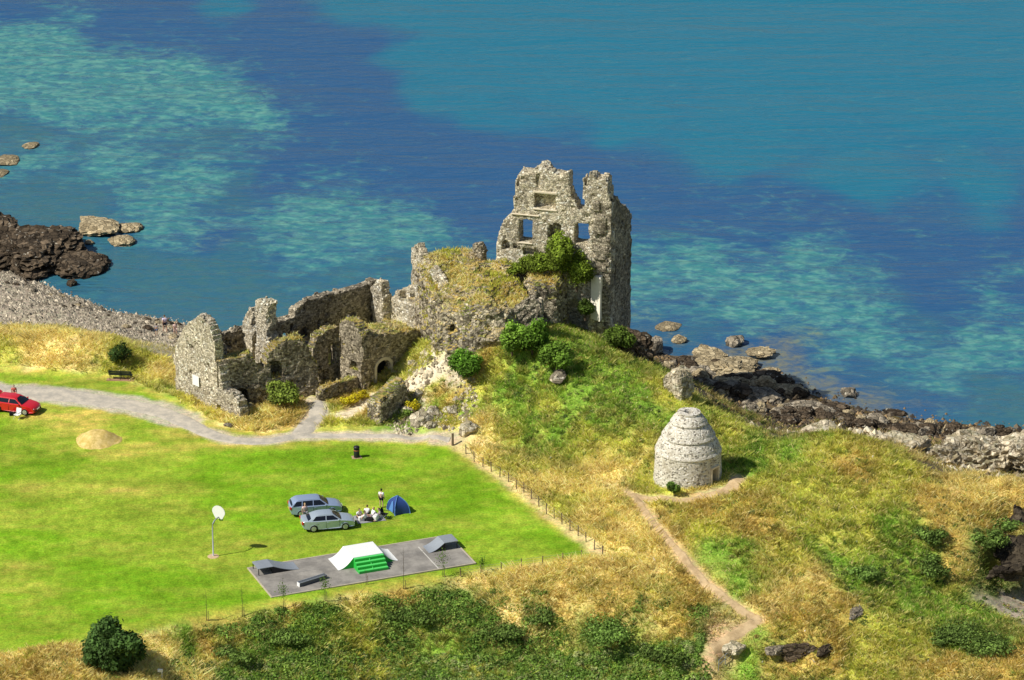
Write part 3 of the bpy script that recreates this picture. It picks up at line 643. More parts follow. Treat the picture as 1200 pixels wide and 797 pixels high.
wall(hall, fb_ - np.array([0, .2, 0]), fc_ - np.array([0, .2, 0]), [(575, 366), (582, 360), (590, 357), (600, 361), (612, 358), (622, 354), (635, 352)], [(585, 363, 598, 374, .9, 1.2)], 1.3, 'stone_shade', seed=42, rough=.5, jit=.1, pits=.09)
T2 = [(at(612, 328, 9.1)[:2], 9.1), (at(627, 338, 8.7)[:2], 8.9), (at(652, 336, 8.8)[:2], 8.9), (at(666, 324, 9.0)[:2], 9.2), (at(657, 313, 9.5)[:2], 9.8), (at(622, 315, 9.5)[:2], 9.6)]
pc = np.mean([p for p, z in T2], 0)
hut = empty('vaulted_chamber', (pc[0], pc[1], 6.0), 0, 'small square stone chamber with a grassy roof in front of the keep', 'castle ruin')
mass(hut, [p for p, z in T2], [z for p, z in T2], 4.2, 'mound', .05, .2, .22, 15, holes=[(at(615, 331, 7.9), (.35, 1.2, .7)), (at(621, 340, 7.6), (.25, .7, .8))], jit=.06)

# ---- the domestic ranges in front
o_ = drop(300, 455)
pal = empty('ruined_range', (o_[0], o_[1], 0.), 0, 'long roofless range of broken walls, gable and doorways beside the gravel path', 'castle ruin')
D1 = np.array([.67, -.742, 0]); D2 = np.array([.742, .67, 0])
def pt(px, py, z): return at(px, py, z)
P0 = pt(206, 459, 0.)
def along(P, d, px):        # point on the line P + s d that shows at photo column px
    a = proj(P)[0]; b = proj(P + d)[0]; s = (px - a) / (b - a)
    for _ in range(4):
        s += (px - proj(P + d * s)[0]) / (b - a)
    return P + d * s
W1B = along(P0, D1, 282)
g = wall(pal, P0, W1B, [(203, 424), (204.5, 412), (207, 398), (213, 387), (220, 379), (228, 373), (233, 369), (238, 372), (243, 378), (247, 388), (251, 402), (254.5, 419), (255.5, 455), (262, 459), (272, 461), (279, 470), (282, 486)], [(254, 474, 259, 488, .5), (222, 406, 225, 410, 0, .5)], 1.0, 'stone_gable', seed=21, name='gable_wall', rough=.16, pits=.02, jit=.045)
W2A = along(P0, D1, 255); D3 = np.array([math.cos(rad(20)), math.sin(rad(20)), 0])
wall(pal, W2A, along(W2A, D3, 373), [(254, 423), (275, 419), (296, 414), (299, 424), (304, 432), (309, 432), (312, 424), (315, 413), (324, 405), (334, 401), (345, 398), (352, 398), (358, 402), (362, 408), (366, 420), (374, 427)], [(273, 456, 291, 480, .6, 1.4), (258, 440, 261, 444, 0, .5), (317, 423, 330, 443, .3, 1.3), (340, 446, 344, 452, 0, .5)], 1.5, 'stone_cap', seed=22, rough=.14)
GR = along(P0, D1, 243)
wall(pal, GR, along(GR, D2, 268), [(242, 378), (247, 381), (250, 388), (255, 392), (259, 399), (264, 404), (269, 412)], [], .9, 'stone', seed=37, rough=.2)
B0 = along(P0, D2, 222)
wall(pal, B0, along(P0, D2, 292), [(221, 393), (240, 396), (255, 390), (262, 392), (275, 391), (283, 387), (292, 384)], [(262, 398, 270, 408, .5)], 1.0, 'stone', seed=23)
# chimney stack left standing
C0 = pt(283, 432, 0.1); C1 = along(C0, D1, 296)
wall(pal, C0, C1, [(282.5, 385), (286, 371), (290, 361), (294, 360), (296, 366)], [], 1.0, 'stone_keep', seed=24, rough=.2)
C2 = pt(297, 447, .1); C3 = along(C2, D1, 313)
wall(pal, C2, C3, [(297, 356), (300, 352), (304, 351), (308, 354), (313, 358)], [], 1.2, 'stone_keep', seed=25, rough=.2)
wall(pal, C3 - D1 * .15, along(C3, D2, 332), [(313, 356), (318, 361), (321, 367), (325, 376), (331, 384), (332, 394)], [(317, 402, 321, 412, .5, .6)], 1.0, 'stone', seed=26, rough=.2)
# long back wall
BW = pt(360, 425, .5)
wall(pal, along(BW, D2, 318), along(BW, D2, 446), [(318, 392), (322, 378), (330, 376), (345, 372), (347, 363), (352, 357), (363, 351), (385, 345), (410, 339), (430, 333), (444, 327)],
     [(332, 391, 341, 400, .8), (372, 375, 376, 383, .4), (341, 380, 345, 387, 0, .6), (408, 366, 417, 376, .8), (352, 384, 360, 396, .7, .6)], 1.0, 'stone', seed=27, rough=.14)
E0 = along(BW, D2, 434); wall(pal, E0 + D1 * .1, E0 + D1 * 1.35, [(434, 337), (437, 331), (441, 327), (446, 330), (449, 345)], [], 1.0, 'stone_keep', seed=28, rough=.15)
G0 = pt(446, 396, .9); wall(pal, G0, along(G0, D1, 489), [(446, 348), (452, 352), (458, 350), (466, 341), (473, 337), (481, 335), (488, 334), (490, 342)], [(467, 341, 485, 354, 0, .9), (452, 358, 455, 362, 0, .5)], 1.3, 'stone_keep', seed=29, rough=.15)
# front block with the arched door
DA = pt(423, 452, .6); DB = along(DA, D2, 494)
dw = wall(pal, DA, DB, [(423, 398), (428, 396), (434, 392), (460, 390), (478, 388), (489, 387), (494, 389)], [(441.5, 422, 457.5, 454, .9, 2.9)], 3.4, 'stone_cap', seed=31, rough=.12, zb=-.6,
          extra=lambda U, T_, Z: ((U > .9) & (U < 6.0) & (T_ > 1.) & (T_ < 2.6) & (Z < .2)))
# dressed surround of the arched door
def surround(parent, A, t, px0, py0, px1, py1, wd=.28, out=.06):
    ua, ub = onplane(px0, (py0 + py1) / 2, A, t)[0], onplane(px1, (py0 + py1) / 2, A, t)[0]
    za, zt = onplane((px0 + px1) / 2, py1, A, t)[1], onplane((px0 + px1) / 2, py0, A, t)[1]
    nb = np.array([-t[1], t[0], 0]); c = (ua + ub) / 2; r = (ub - ua) / 2; zs = zt - r * .75
    inner = [(ua, za)] + [(c - r * math.cos(q), zs + r * .75 * math.sin(q)) for q in np.linspace(0, math.pi, 11)] + [(ub, za)]
    outer = [(ua - wd, za)] + [(c - (r + wd) * math.cos(q), zs + (r * .75 + wd) * math.sin(q)) for q in np.linspace(0, math.pi, 11)] + [(ub + wd, za)]
    mb = MB(); vs = []
    for d in (-out, .5):
        for L in (inner, outer):
            for u, z in L:
                q = np.array([A[0], A[1], 0]) + t * u + nb * d; vs.append((q[0] - parent.location[0], q[1] - parent.location[1], z - parent.location[2]))
    n = len(inner); fs = []
    for i in range(n - 1):
        fs += [(i, n + i, n + i + 1, i + 1), (i, i + 1, 2 * n + i + 1, 2 * n + i), (n + i, 3 * n + i, 3 * n + i + 1, n + i + 1)]
    mb.add(vs, fs); return mb.build('door_surround', M['dressed'], parent)
surround(pal, DA, D2, 441.5, 422, 457.5, 452)
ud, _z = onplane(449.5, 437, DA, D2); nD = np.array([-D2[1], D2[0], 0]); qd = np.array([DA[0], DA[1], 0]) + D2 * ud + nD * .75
MB().box((qd[0] - pal.location[0], qd[1] - pal.location[1], 1.4), (1.7, .08, 2.9), math.atan2(D2[1], D2[0])).build('door', plain('doorway_shade_panel', (.010, .010, .010), .9, .1), pal)  # black panel added in the open doorway to imitate the dark inside
N0 = pt(369, 454, .1)
wall(pal, along(N0, D2, 366), along(N0, D2, 400), [(365, 420), (368, 405), (371, 396), (378, 390), (387, 386), (395, 385), (400, 384)], [(386, 402, 395, 429, .5), (367, 434, 374, 450, 1., .8), (378, 432, 385, 446, .9, .8)], 1.0, 'stone_cap', seed=32, rough=.16)
LA = along(along(DA, D2, 422), D1, 397.5) - D2 * .12
wall(pal, LA, along(LA, D1, 425), [(397, 379), (401, 376), (407, 374), (413, 376), (419, 383), (423, 392), (425, 408)], [(410, 422, 419, 433, 1., .7)], 1.0, 'stone_cap', seed=36, rough=.12)
Q0 = pt(374, 474, .1)
wall(pal, Q0, along(Q0, D2, 426), [(374, 461), (378, 456), (395, 450), (410, 446), (426, 442)], [], .9, 'stone_cap', seed=34, rough=.14)
X0 = pt(345, 436, .3); wall(pal, X0, along(X0, D1, 372), [(345, 412), (352, 402), (360, 405), (372, 420)], [(350, 418, 358, 434, .7)], .9, 'stone', seed=35)
# white notice board fixed to the gable
ua, zb_ = onplane(231, 451.5, P0, D1); _, zt_ = onplane(231, 440, P0, D1)
nb1 = np.array([-D1[1], D1[0], 0])
p = np.array([P0[0], P0[1], 0]) + D1 * ua - nb1 * .14
nbr = empty('notice_board', (p[0], p[1], zb_), math.atan2(D1[1], D1[0]), 'white rectangular notice board fixed to the sunlit gable', 'notice board')
MB().box((0, 0, (zt_ - zb_) / 2), (.95, .03, zt_ - zb_)).build('panel', M['white'], nbr, bevel=.005)
MB().box((0, .035, (zt_ - zb_) / 2), (.86, .038, zt_ - zb_ - .1)).build('frame', M['galv'], nbr)

# ---- doocot
def doocot():
    c = at(806, 559, 1.35)
    R = 2.80; prof = [(R + .14, -.9), (R + .10, 0), (R + .02, 1.2), (R - .03, 2.5)]
    led = [(2.58, 2.86), (3.84, 2.28), (5.04, 1.58)]
    secs = [(2.55, 2.78, 3.86, 2.18), (3.86, 2.22, 5.06, 1.47), (5.06, 1.52, 5.86, .95)]
    for z0, r0, z1, r1 in secs:
        prof.append((r0 + .06, z0)); prof.append((r0 + .05, z0 + .10))
        for k in range(1, 7):
            s = k / 6; prof.append((r0 + (r1 - r0) * s + .12 * math.sin(s * math.pi) - .05, z0 + .15 + (z1 - z0 - .15) * s))
    prof.append((1.0, 5.86)); prof.append((.98, 5.98)); prof.append((.42, 6.0)); prof.append((.36, 5.7))
    # resample tightly
    pr = [prof[0]]
    for a, b in zip(prof[:-1], prof[1:]):
        n = max(1, int(math.hypot(b[0] - a[0], b[1] - a[1]) / .085))
        for k in range(1, n + 1): pr.append((a[0] + (b[0] - a[0]) * k / n, a[1] + (b[1] - a[1]) * k / n))
    n = 220; pr = np.array(pr); m = len(pr); q = np.arange(n) * 2 * math.pi / n
    r = pr[:, 0][:, None] + 0 * q; z = pr[:, 1][:, None] + 0 * q
    X, Y = r * np.cos(q), r * np.sin(q)
    dd = .022 * fbm(X * 2.4, Y * 2.4, z * 2.4, seed=301) + .03 * fbm(X * .6, Y * .6, z * .6, seed=303)
    pit = _hash(np.floor(q / (2 * math.pi) * 88)[None] + 0 * z, np.floor(z / .15), 0 * z, 9); rl = np.min([np.abs(z - q_[0] - .06) for q_ in secs], 0); dd -= .045 * (pit < .10) * (rl > .14); dd *= np.where(rl < .14, .5, 1.)
    X, Y = (r + dd) * np.cos(q), (r + dd) * np.sin(q); z = z + .015 * fbm(X * .8, Y * .8, seed=305)
    V = np.stack([X, Y, z], -1).reshape(-1, 3); i = np.arange(m * n).reshape(m, n)
    Qd = np.stack([i[:-1], np.roll(i, -1, 1)[:-1], np.roll(i, -1, 1)[1:], i[1:]], -1).reshape(-1, 4)
    dang = rad(-90 + 50)            # doorway side
    qc_ = V[Qd].mean(1); da = (np.arctan2(qc_[:, 1], qc_[:, 0]) - dang + math.pi) % (2 * math.pi) - math.pi
    Qd = Qd[~((np.abs(da) < .15) & (qc_[:, 2] > .0) & (qc_[:, 2] < 1.55))]
    root = empty('dovecote', tuple(c), 0, 'whitewashed beehive shaped stone dovecote with three ledges on a grassy knoll', 'dovecote')
    t = NT('limewashed_rubble'); p = t.coord(); ps = t.coord('Object', (1, 1, 1.5))
    cell = t.n('ShaderNodeSeparateColor', {'Color': t.vor(ps, 6.2, out='Color')}); edge = t.vor(ps, 6.2, 'DISTANCE_TO_EDGE'); big = t.noise(p, .9, 5, .65)
    col = t.mix(cell.outputs[0], (.62, .57, .46), (.84, .80, .70))
    col = t.mix(t.math('MULTIPLY', t.math('MULTIPLY', t.ss(cell.outputs[1], .76, .88), .85), t.ss(edge, .04, .10)), col, (.09, .075, .055))
    col = t.mix(t.ss(edge, .0, .05, .45, 0), col, (.24, .21, .16))
    col = t.mix(t.ss(big, .52, .70, 0, .55), col, (.36, .31, .22))
    h = t.math('ADD', t.math('MULTIPLY', t.ss(edge, 0, .12), .6), t.math('MULTIPLY', t.noise(p, 8, 4), .6))
    mt = t.fin(t.bsdf(col, .95, .1, t.bump(h, .6, .1)))
    mesh_obj('wall', V, Qd, mt, root, smooth=False)
    # dark passage behind the doorway with stone jambs
    M4 = Matrix.Rotation(dang, 3, 'Z')
    mb = MB()
    for y in (-.46, .46): mb.box(M4 @ Vector((2.55, y, .8)), (.75, .12, 1.75), M=M4)
    mb.box(M4 @ Vector((2.56, 0, 1.64)), (.72, 1.04, .16), M=M4); mb.build('door_surround', M['dressed'], root)
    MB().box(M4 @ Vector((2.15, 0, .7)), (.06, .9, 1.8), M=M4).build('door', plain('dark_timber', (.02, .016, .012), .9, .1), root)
    # small plants rooted in the ledges
    return c
DOO = doocot()
# ---------------------------------------------------------------- foliage
def leaf_mat(name, trans=.35):
    t = NT(name); a = t.n('ShaderNodeAttribute', attribute_name='Col').outputs['Color']
    d = t.bsdf(a, .75, .15); tr = t.n('ShaderNodeBsdfTranslucent', {'Color': t.mix(1., a, (1.05, 1.02, .72), 'MULTIPLY')})
    return t.fin(t.n('ShaderNodeMixShader', {0: trans, 1: d.outputs[0], 2: tr.outputs[0]}))
M['leaf'] = leaf_mat('leaves', .3); M['grass'] = leaf_mat('grass_blades', .45)
def blades(P, Hh, Wd, C, rng, lean=.5):
    n = len(P); a = rng.uniform(0, 2 * math.pi, n); b = rng.uniform(0, 2 * math.pi, n); l = rng.uniform(.1, lean, n) * Hh
    ox, oy = np.cos(a) * Wd, np.sin(a) * Wd; tx, ty = np.cos(b) * l, np.sin(b) * l
    V = np.empty((n, 4, 3)); base = P - np.array([0, 0, .05])
    V[:, 0] = base - np.stack([ox, oy, 0 * ox], -1); V[:, 1] = base + np.stack([ox, oy, 0 * ox], -1)
    V[:, 2] = base + np.stack([tx + ox * .55, ty + oy * .55, Hh * .7], -1); V[:, 3] = base + np.stack([tx * 1.7 - ox * .1, ty * 1.7 - oy * .1, Hh], -1)
    Qd = np.arange(n * 4).reshape(n, 4)
    CCc = np.repeat(C[:, None], 4, 1) * np.array([.72, .72, 1.0, 1.15])[None, :, None]
    return V.reshape(-1, 3), Qd, CCc.reshape(-1, 3)
def inview(x, y, z, m=60):
    a, b = proj(np.stack([x, y, z], -1)); return (a > -m) & (a < 1200 + m) & (b > -20) & (b < 797 + m)
PATHS = [(road, 2.0), (spur, .9), (foot, .58), (ring, .7), (cpath, .95), (fenceL, .3)]
def scatter(n, rng):
    x = rng.uniform(-60, 60, n); y = rng.uniform(260, 345, n); z = hz(x, y)
    k = inview(x, y, z) & (z > -4.6)
    return x[k], y[k], z[k]
rg = np.random.default_rng(3)
x, y, z = scatter(2100000, rg)
sd = bil(SDC, x, y); sl = bil(SLC, x, y)
dens = sstep(-.1, .5, sd + .35 * fbm(x * .5, y * .5, seed=141)) * (1 - bil(WTC['B'], x, y)) * (1 - .9 * bil(WTC['R'], x, y)) * (1 - .75 * bil(WTC['P'], x, y)) * (1 - bil(WTC['W'], x, y)) * (sl < 2.6)
for P, w_ in PATHS: dens *= sstep(w_ - .25, w_ + .35, line_d(x, y, P))
dens *= sstep(2.75, 3.1, np.hypot(x - DOO[0], y - DOO[1]))
kpoly = [at(a, b, 0)[:2] for a, b in ((206, 459), (255, 478), (310, 462), (370, 470), (425, 452), (490, 428), (520, 440), (520, 330), (210, 400))]
dens *= sstep(-.2, .2, poly_sd(x, y, kpoly))
clump = .45 + .55 * sstep(-.3, .45, fbm(x * .7, y * .7, seed=151))
k = rg.uniform(0, 1, len(x)) < dens * clump * .62
x, y, z = x[k], y[k], z[k]
c = bil(CC, x, y); wd = bil(WTC['D'], x, y) + .5 * bil(WTC['O'], x, y) + .4 * bil(WTC['Y'], x, y)
h = (.28 + .24 * wd) * rg.uniform(.6, 1.35, len(x)) * (.7 + .5 * (fbm(x * .5, y * .5, seed=161) + .5))
h = np.clip(h, .1, .8)
ks = [k_ for k_ in 'DOYGK']; ww = np.stack([np.clip(bil(WTC[k_], x, y), 1e-4, 1) ** .7 for k_ in ks], 1); ww = np.cumsum(ww / ww.sum(1, keepdims=True), 1)
pk = (rg.uniform(0, 1, (len(x), 1)) > ww).sum(1).clip(0, 4); tb = np.array([TY[k_] for k_ in ks])[pk]
c = (c * .55 + tb * .45) * (1 + .32 * fbm(x * 1.1, y * .8, seed=145))[:, None]
c = c * rg.uniform(.70, 1.30, (len(x), 1)); straw = (rg.uniform(0, 1, len(x)) < .10 + .22 * wd)[:, None]
c = np.where(straw, np.array(lin(232, 212, 150)) * rg.uniform(.75, 1.15, (len(x), 1)), c)
wf = (rg.uniform(0, 1, len(x)) < .0016 * sstep(.05, .45, fbm(x * .3, y * .3, seed=171)) + .0004)
fl_ = np.where(rg.uniform(0, 1, (len(x), 1)) < .65, np.array([.85, .85, .8]), np.array([.75, .6, .05]))
c = np.where(wf[:, None], fl_, c); h = np.where(wf, h * .8, h); wdt = rg.uniform(.020, .046, len(x)); wdt = np.where(wf, .085, wdt)
V, Qd, Cc = blades(np.stack([x, y, z], -1), h, wdt, np.clip(c * 1.22, 0, .95), rg, .9)
o = mesh_obj('tall_grass', V, Qd, M['grass']); set_col(o, Cc); tag(o, kind='stuff')
NG = len(x)

# tussocks: clumps one sees as texture on the slope
n_t = 11000; xt, yt, zt_ = scatter(60000, rg); sdt = bil(SDC, xt, yt); kt = (sdt > .5) & (bil(WTC['B'], xt, yt) < .3) & (bil(WTC['W'], xt, yt) < .3) & (zt_ > -4.2) & (poly_sd(xt, yt, kpoly) > .3) & (np.hypot(xt - DOO[0], yt - DOO[1]) > 3.6)
for P, w_ in PATHS: kt &= line_d(xt, yt, P) > w_ + .3
kt &= rg.uniform(0, 1, len(xt)) < sstep(-.5, .4, fbm(xt * .25, yt * .25, seed=191)) * .8
xt, yt, zt_ = xt[kt][:n_t], yt[kt][:n_t], zt_[kt][:n_t]; mt_ = 22
r_t = rg.uniform(.10, .30, len(xt)); aa = rg.uniform(0, 6.28, (len(xt), mt_)); rr = np.sqrt(rg.uniform(0, 1, (len(xt), mt_))) * r_t[:, None]
X = (xt[:, None] + np.cos(aa) * rr).ravel(); Y = (yt[:, None] + np.sin(aa) * rr).ravel(); Z = hz(X, Y)
base_t = bil(CC, xt, yt); alt = np.array([TY['D'], TY['Y'], TY['G'], np.array(TY['K']) * .8, np.array(TY['O']) * .7, np.array(TY['D']) * 1.1])[rg.integers(6, size=len(xt))]
ct_ = (base_t * .5 + alt * .5) * rg.uniform(.6, 1.35, (len(xt), 1))
hh = (rg.uniform(.3, .75, len(xt))[:, None] * (1 - .4 * rr / r_t[:, None])).ravel() * rg.uniform(.7, 1.2, len(X))
V, Qd, Cc = blades(np.stack([X, Y, Z], -1), hh, rg.uniform(.018, .04, len(X)), np.clip(np.repeat(ct_, mt_, 0) * rg.uniform(.75, 1.25, (len(X), 1)) * 1.15, 0, .95), rg, .8)
o = mesh_obj('tussock_grass', V, Qd, M['grass']); set_col(o, Cc); tag(o, kind='stuff')
def leaves(C, Nn, size, col, rng, up=.55):
    """leaf quads at C facing roughly along Nn"""
    n = len(C); d = Nn + rng.normal(0, .55, (n, 3)) + np.array([0, 0, up]); d /= np.linalg.norm(d, axis=1)[:, None]
    a = rng.normal(0, 1, (n, 3)); u = np.cross(d, a); u /= np.linalg.norm(u, axis=1)[:, None] + 1e-9; v = np.cross(d, u)
    s = size * rng.uniform(.6, 1.35, (n, 1))
    V = np.stack([C - u * s, C - v * s * .6 + d * s * .12, C + u * s, C + v * s * .6 + d * s * .12], 1)
    return V.reshape(-1, 3), np.arange(n * 4).reshape(n, 4), np.repeat(col, 4, 0)
def crown_pts(R, n, rng, lumps=9, lump=.5, sp=(.40, .80), cen=.45, jit=.075):
    """points on and inside a lumpy crown of radii R, with outward normals; gaps between the lumps"""
    ds = rng.normal(0, 1, (lumps, 3)); ds[:, 2] = np.abs(ds[:, 2]) * .9 - .1; ds /= np.linalg.norm(ds, axis=1)[:, None]
    cs = np.concatenate([ds * rng.uniform(sp[0], sp[1], (lumps, 1)), np.zeros((1, 3))]); rs = np.append(rng.uniform(lump * .5, lump * .95, lumps), cen)
    k = rng.choice(lumps + 1, n, p=rs ** 2 / (rs ** 2).sum()); d = rng.normal(0, 1, (n, 3)); d /= np.linalg.norm(d, axis=1)[:, None]
    rr = rng.uniform(.62, 1.06, (n, 1)) ** .6
    P = cs[k] + d * rs[k][:, None] * rr
    keepm = np.ones(n, bool)
    for i in range(lumps + 1):
        keepm &= ~((np.linalg.norm(P - cs[i], axis=1) < rs[i] * .72) & (k != i))
    lump_tone = rng.uniform(.72, 1.3, lumps + 1)[k]
    P, d = P[keepm], d[keepm]; P = P + rng.normal(0, jit, P.shape)
    return P * np.array(R), d, lump_tone[keepm]
BR = 1.45
def bush(px, py, R, n, col, name='bush', label='', cat='bush', leaf=.13, seed=0, lumps=10, group=None, base=None, lift=0., trunk=.12, dark=.55, lump=.5, sp=(.40, .80), cen=.45, jit=.075):
    rng = np.random.default_rng(900 + seed)
    b = np.array(drop(px, py) if base is None else base, float)
    root = empty(name, tuple(b), rng.uniform(0, 6), label, cat, group)
    P, d, lt = crown_pts(R, n, rng, lumps, lump, sp, cen, jit); zc = R[2] * .80 + lift
    P = P + np.array([0, 0, zc]); kk = P[:, 2] > -.1; P, d, lt = P[kk], d[kk], lt[kk]
    cl = np.array(col) * BR * lt[:, None] * rng.uniform(.45, 1.6, (len(P), 1)) * (dark + (1 - dark) * sstep(-.6, .9, d[:, 2:3])) * (1 + .3 * fbm(P[:, 0] * 1.4, P[:, 1] * 1.4, P[:, 2] * 1.4, seed=seed)[:, None])  # shading painted into the leaves: upper ones brighter, lower ones darker, lumps varied
    V, Qd, Cc = leaves(P, d, leaf, np.clip(cl, .004, .9), rng)
    o = mesh_obj('crown', V, Qd, M['leaf'], root); set_col(o, Cc)
    mb = MB(); top_ = zc
    mb.tube([(0, 0, -.3), (.04, .02, top_ * .4), (0, .05, top_)], [trunk, trunk * .75, trunk * .4])
    for i in range(5):
        a = i * 1.26 + rng.uniform(-.3, .3); mb.tube([(0, 0, top_ * .25 + .05 * i), (math.cos(a) * R[0] * .35, math.sin(a) * R[1] * .35, top_ * .75), (math.cos(a) * R[0] * .6, math.sin(a) * R[1] * .6, top_ * 1.15)], [trunk * .5, trunk * .32, trunk * .12], 5)
    mb.build('trunk', M['bark'], root)
    return root
G1, G2, G3 = (.16, .27, .035), (.135, .215, .03), (.035, .075, .018)
bush(544, 444, (1.85, 1.75, 1.55), 5200, (.105, .22, .022), label='round bright green bush alone on the bank below the hall mound', seed=1, lumps=16, lump=.42, leaf=.12)
bush(331, 478, (1.7, 1.6, 1.25), 3600, (.16, .21, .035), label='yellowish green elder bush in front of the roofless range', seed=2, lumps=12, leaf=.13, lift=.3)
bush(600, 418, (1.5, 1.3, 1.9), 3600, G1, label='tall leafy shrub against the dark masonry of the hall mound', seed=3, lumps=12)
bush(624, 417, (1.7, 1.5, 2.0), 4600, (.10, .19, .02), label='largest shrub growing up the right end of the hall mound', seed=4, lumps=14)
bush(650, 435, (1.55, 1.5, 1.5), 3400, (.13, .225, .028), label='light green rounded bush standing clear below the small chamber', seed=5, lumps=12)
kb = K - nK * .9
def kp(px, py): 
    u, z = onplane(px, py, kb, tK); q = np.array([kb[0], kb[1], 0]) + tK * u; q[2] = z; return q
for i, (px, py, R, n, lab) in enumerate(((657, 316, (2.3, 1.2, 2.2), 7500, 'bright bush growing highest against the middle of the keep wall'), (630, 320, (2.4, 1.1, 1.0), 4200, 'low spreading bush at the foot of the keep left of the tallest one'),
                                      (676, 338, (1.5, .8, 2.0), 4600, 'bushy green shrub hanging beside the pale rendered pier'), (604, 322, (1.4, 1.0, .6), 1500, 'small low bush on the grassy top by the left foot of the keep'), (686, 372, (.8, .8, 1.0), 1200, 'dark shrub in the shaded hollow of the keep wall'))):
    bush(0, 0, R, n, (.155, .215, .024) if i < 4 else (.06, .10, .015), label=lab, seed=10 + i, base=kp(px, py), lumps=12, leaf=.12)
bush(722, 410, (2.0, 1.5, 1.2), 3600, (.10, .155, .022), label='spreading green bush at the foot of the keep corner above the shore', seed=17, lumps=12)
bush(143, 425, (1.5, 1.1, 1.0), 2600, (.035, .065, .014), label='dark rounded gorse bush at the end of the grassy dune', seed=18, leaf=.09, dark=.7)
bush(790, 581, (.62, .5, .75), 900, (.09, .16, .025), label='small leafy elder shoot growing against the dovecote', seed=19, leaf=.11, trunk=.05)
bush(138, 787, (2.5, 2.2, 2.75), 16000, (.055, .105, .024), name='tree', cat='tree', label='dense dark green tree standing below the lawn in the front corner', seed=20, leaf=.16, lumps=30, lump=.34, trunk=.2, dark=.5, sp=(.5, .98), cen=.55, jit=.06, lift=-.75)
for i, (px, py, r, cc) in enumerate(((415, 473, .8, 1), (406, 476, .7, 1), (425, 468, .6, 1), (483, 481, .75, 1), (476, 488, .6, 0))):
    bush(px, py, (r, r, r * .75), 700, (.50, .42, .02) if cc else (.12, .18, .03), name='ragwort', cat='wild plant', seed=30 + i, leaf=.08, trunk=.03,
         label=('yellow flowering ragwort clump beside the low front wall of the range', 'second yellow ragwort clump left of the largest one by the low wall', 'small yellow ragwort clump nearest the arched doorway', 'yellow ragwort clump among the pale rubble below the path', 'green weed clump beside the dark masonry fragment')[i])
# scrub that reads as one mass
def scrub(name, poly, n, hgt, size, col, seed, zmin=None, dens_k='K', per=(20, 60)):
    rng = np.random.default_rng(seed); P = [at(a, b, zq)[:2] for a, b, zq in poly]; P = np.array(P); mn, mx = P.min(0), P.max(0)
    x = rng.uniform(mn[0], mx[0], n); y = rng.uniform(mn[1], mx[1], n); k = poly_sd(x, y, P) < 0
    if dens_k: k &= rng.uniform(0, 1, n) < np.clip(bil(WTC['K'], x, y) * 1.5 + bil(WTC['G'], x, y) * .8 + .02, 0, 1) * sstep(-.35, .3, fbm(x * .35, y * .35, seed=177))
    for Pp, w_ in PATHS: k &= line_d(x, y, Pp) > w_ + .25
    k &= bil(SDC, x, y) > .5
    x, y = x[k], y[k]; out = [[], [], []]; off = 0
    for a, b in zip(x, y):
        m = rng.integers(*per); r = rng.uniform(.35, .85) * hgt; d = rng.normal(0, 1, (m, 3)); d[:, 2] = np.abs(d[:, 2]); d /= np.linalg.norm(d, axis=1)[:, None]
        Pp = d * np.array([r * 1.25, r * 1.25, r]) * rng.uniform(.75, 1.1, (m, 1)) + np.array([a, b, float(hz(a, b)) - .05])
        cl = np.array(col[rng.integers(len(col))]) * rng.uniform(.6, 1.45, (m, 1)) * rng.uniform(.75, 1.25)
        V, Qd, Cc = leaves(Pp, d, size, cl, rng); out[0].append(V); out[1].append(Qd + off); out[2].append(Cc); off += len(V)
    o = mesh_obj(name, np.concatenate(out[0]), np.concatenate(out[1]), M['leaf']); set_col(o, np.clip(np.concatenate(out[2]), .004, .9)); return tag(o, kind='stuff')
scrub('undergrowth', [(-20, 775, 0), (160, 735, -.5), (310, 715, -.6), (470, 690, -.6), (600, 695, -.6), (720, 705, -.8), (830, 715, -1), (835, 770, -3), (830, 830, -4), (-20, 830, -3)], 7600, .6, .10, [(.13, .24, .036), (.19, .31, .05), (.26, .38, .07), (.09, .17, .028)], 61)
scrub('undergrowth', [(200, 768, -1), (420, 765, -3), (830, 770, -3.5), (830, 830, -4.5), (200, 830, -3)], 5200, .38, .10, [(.22, .34, .07), (.28, .38, .10), (.18, .30, .05), (.34, .38, .15)], 64, dens_k=None)
scrub('undergrowth', [(560, 410, 4), (740, 420, 3), (900, 530, 1.2), (880, 560, 1.2), (700, 560, .5), (560, 500, 1), (500, 440, 2.5)], 1700, .36, .085, [(.16, .22, .05), (.125, .19, .045), (.20, .24, .06)], 62, dens_k='G')
scrub('undergrowth', [(820, 600, 1), (1150, 590, 1), (1190, 640, -1), (1140, 720, -3), (1200, 745, -2.5), (1200, 797, -2.6), (900, 797, -3.5), (900, 690, -.5)], 2300, .36, .09, [(.14, .19, .05), (.10, .15, .04), (.19, .22, .065)], 63)
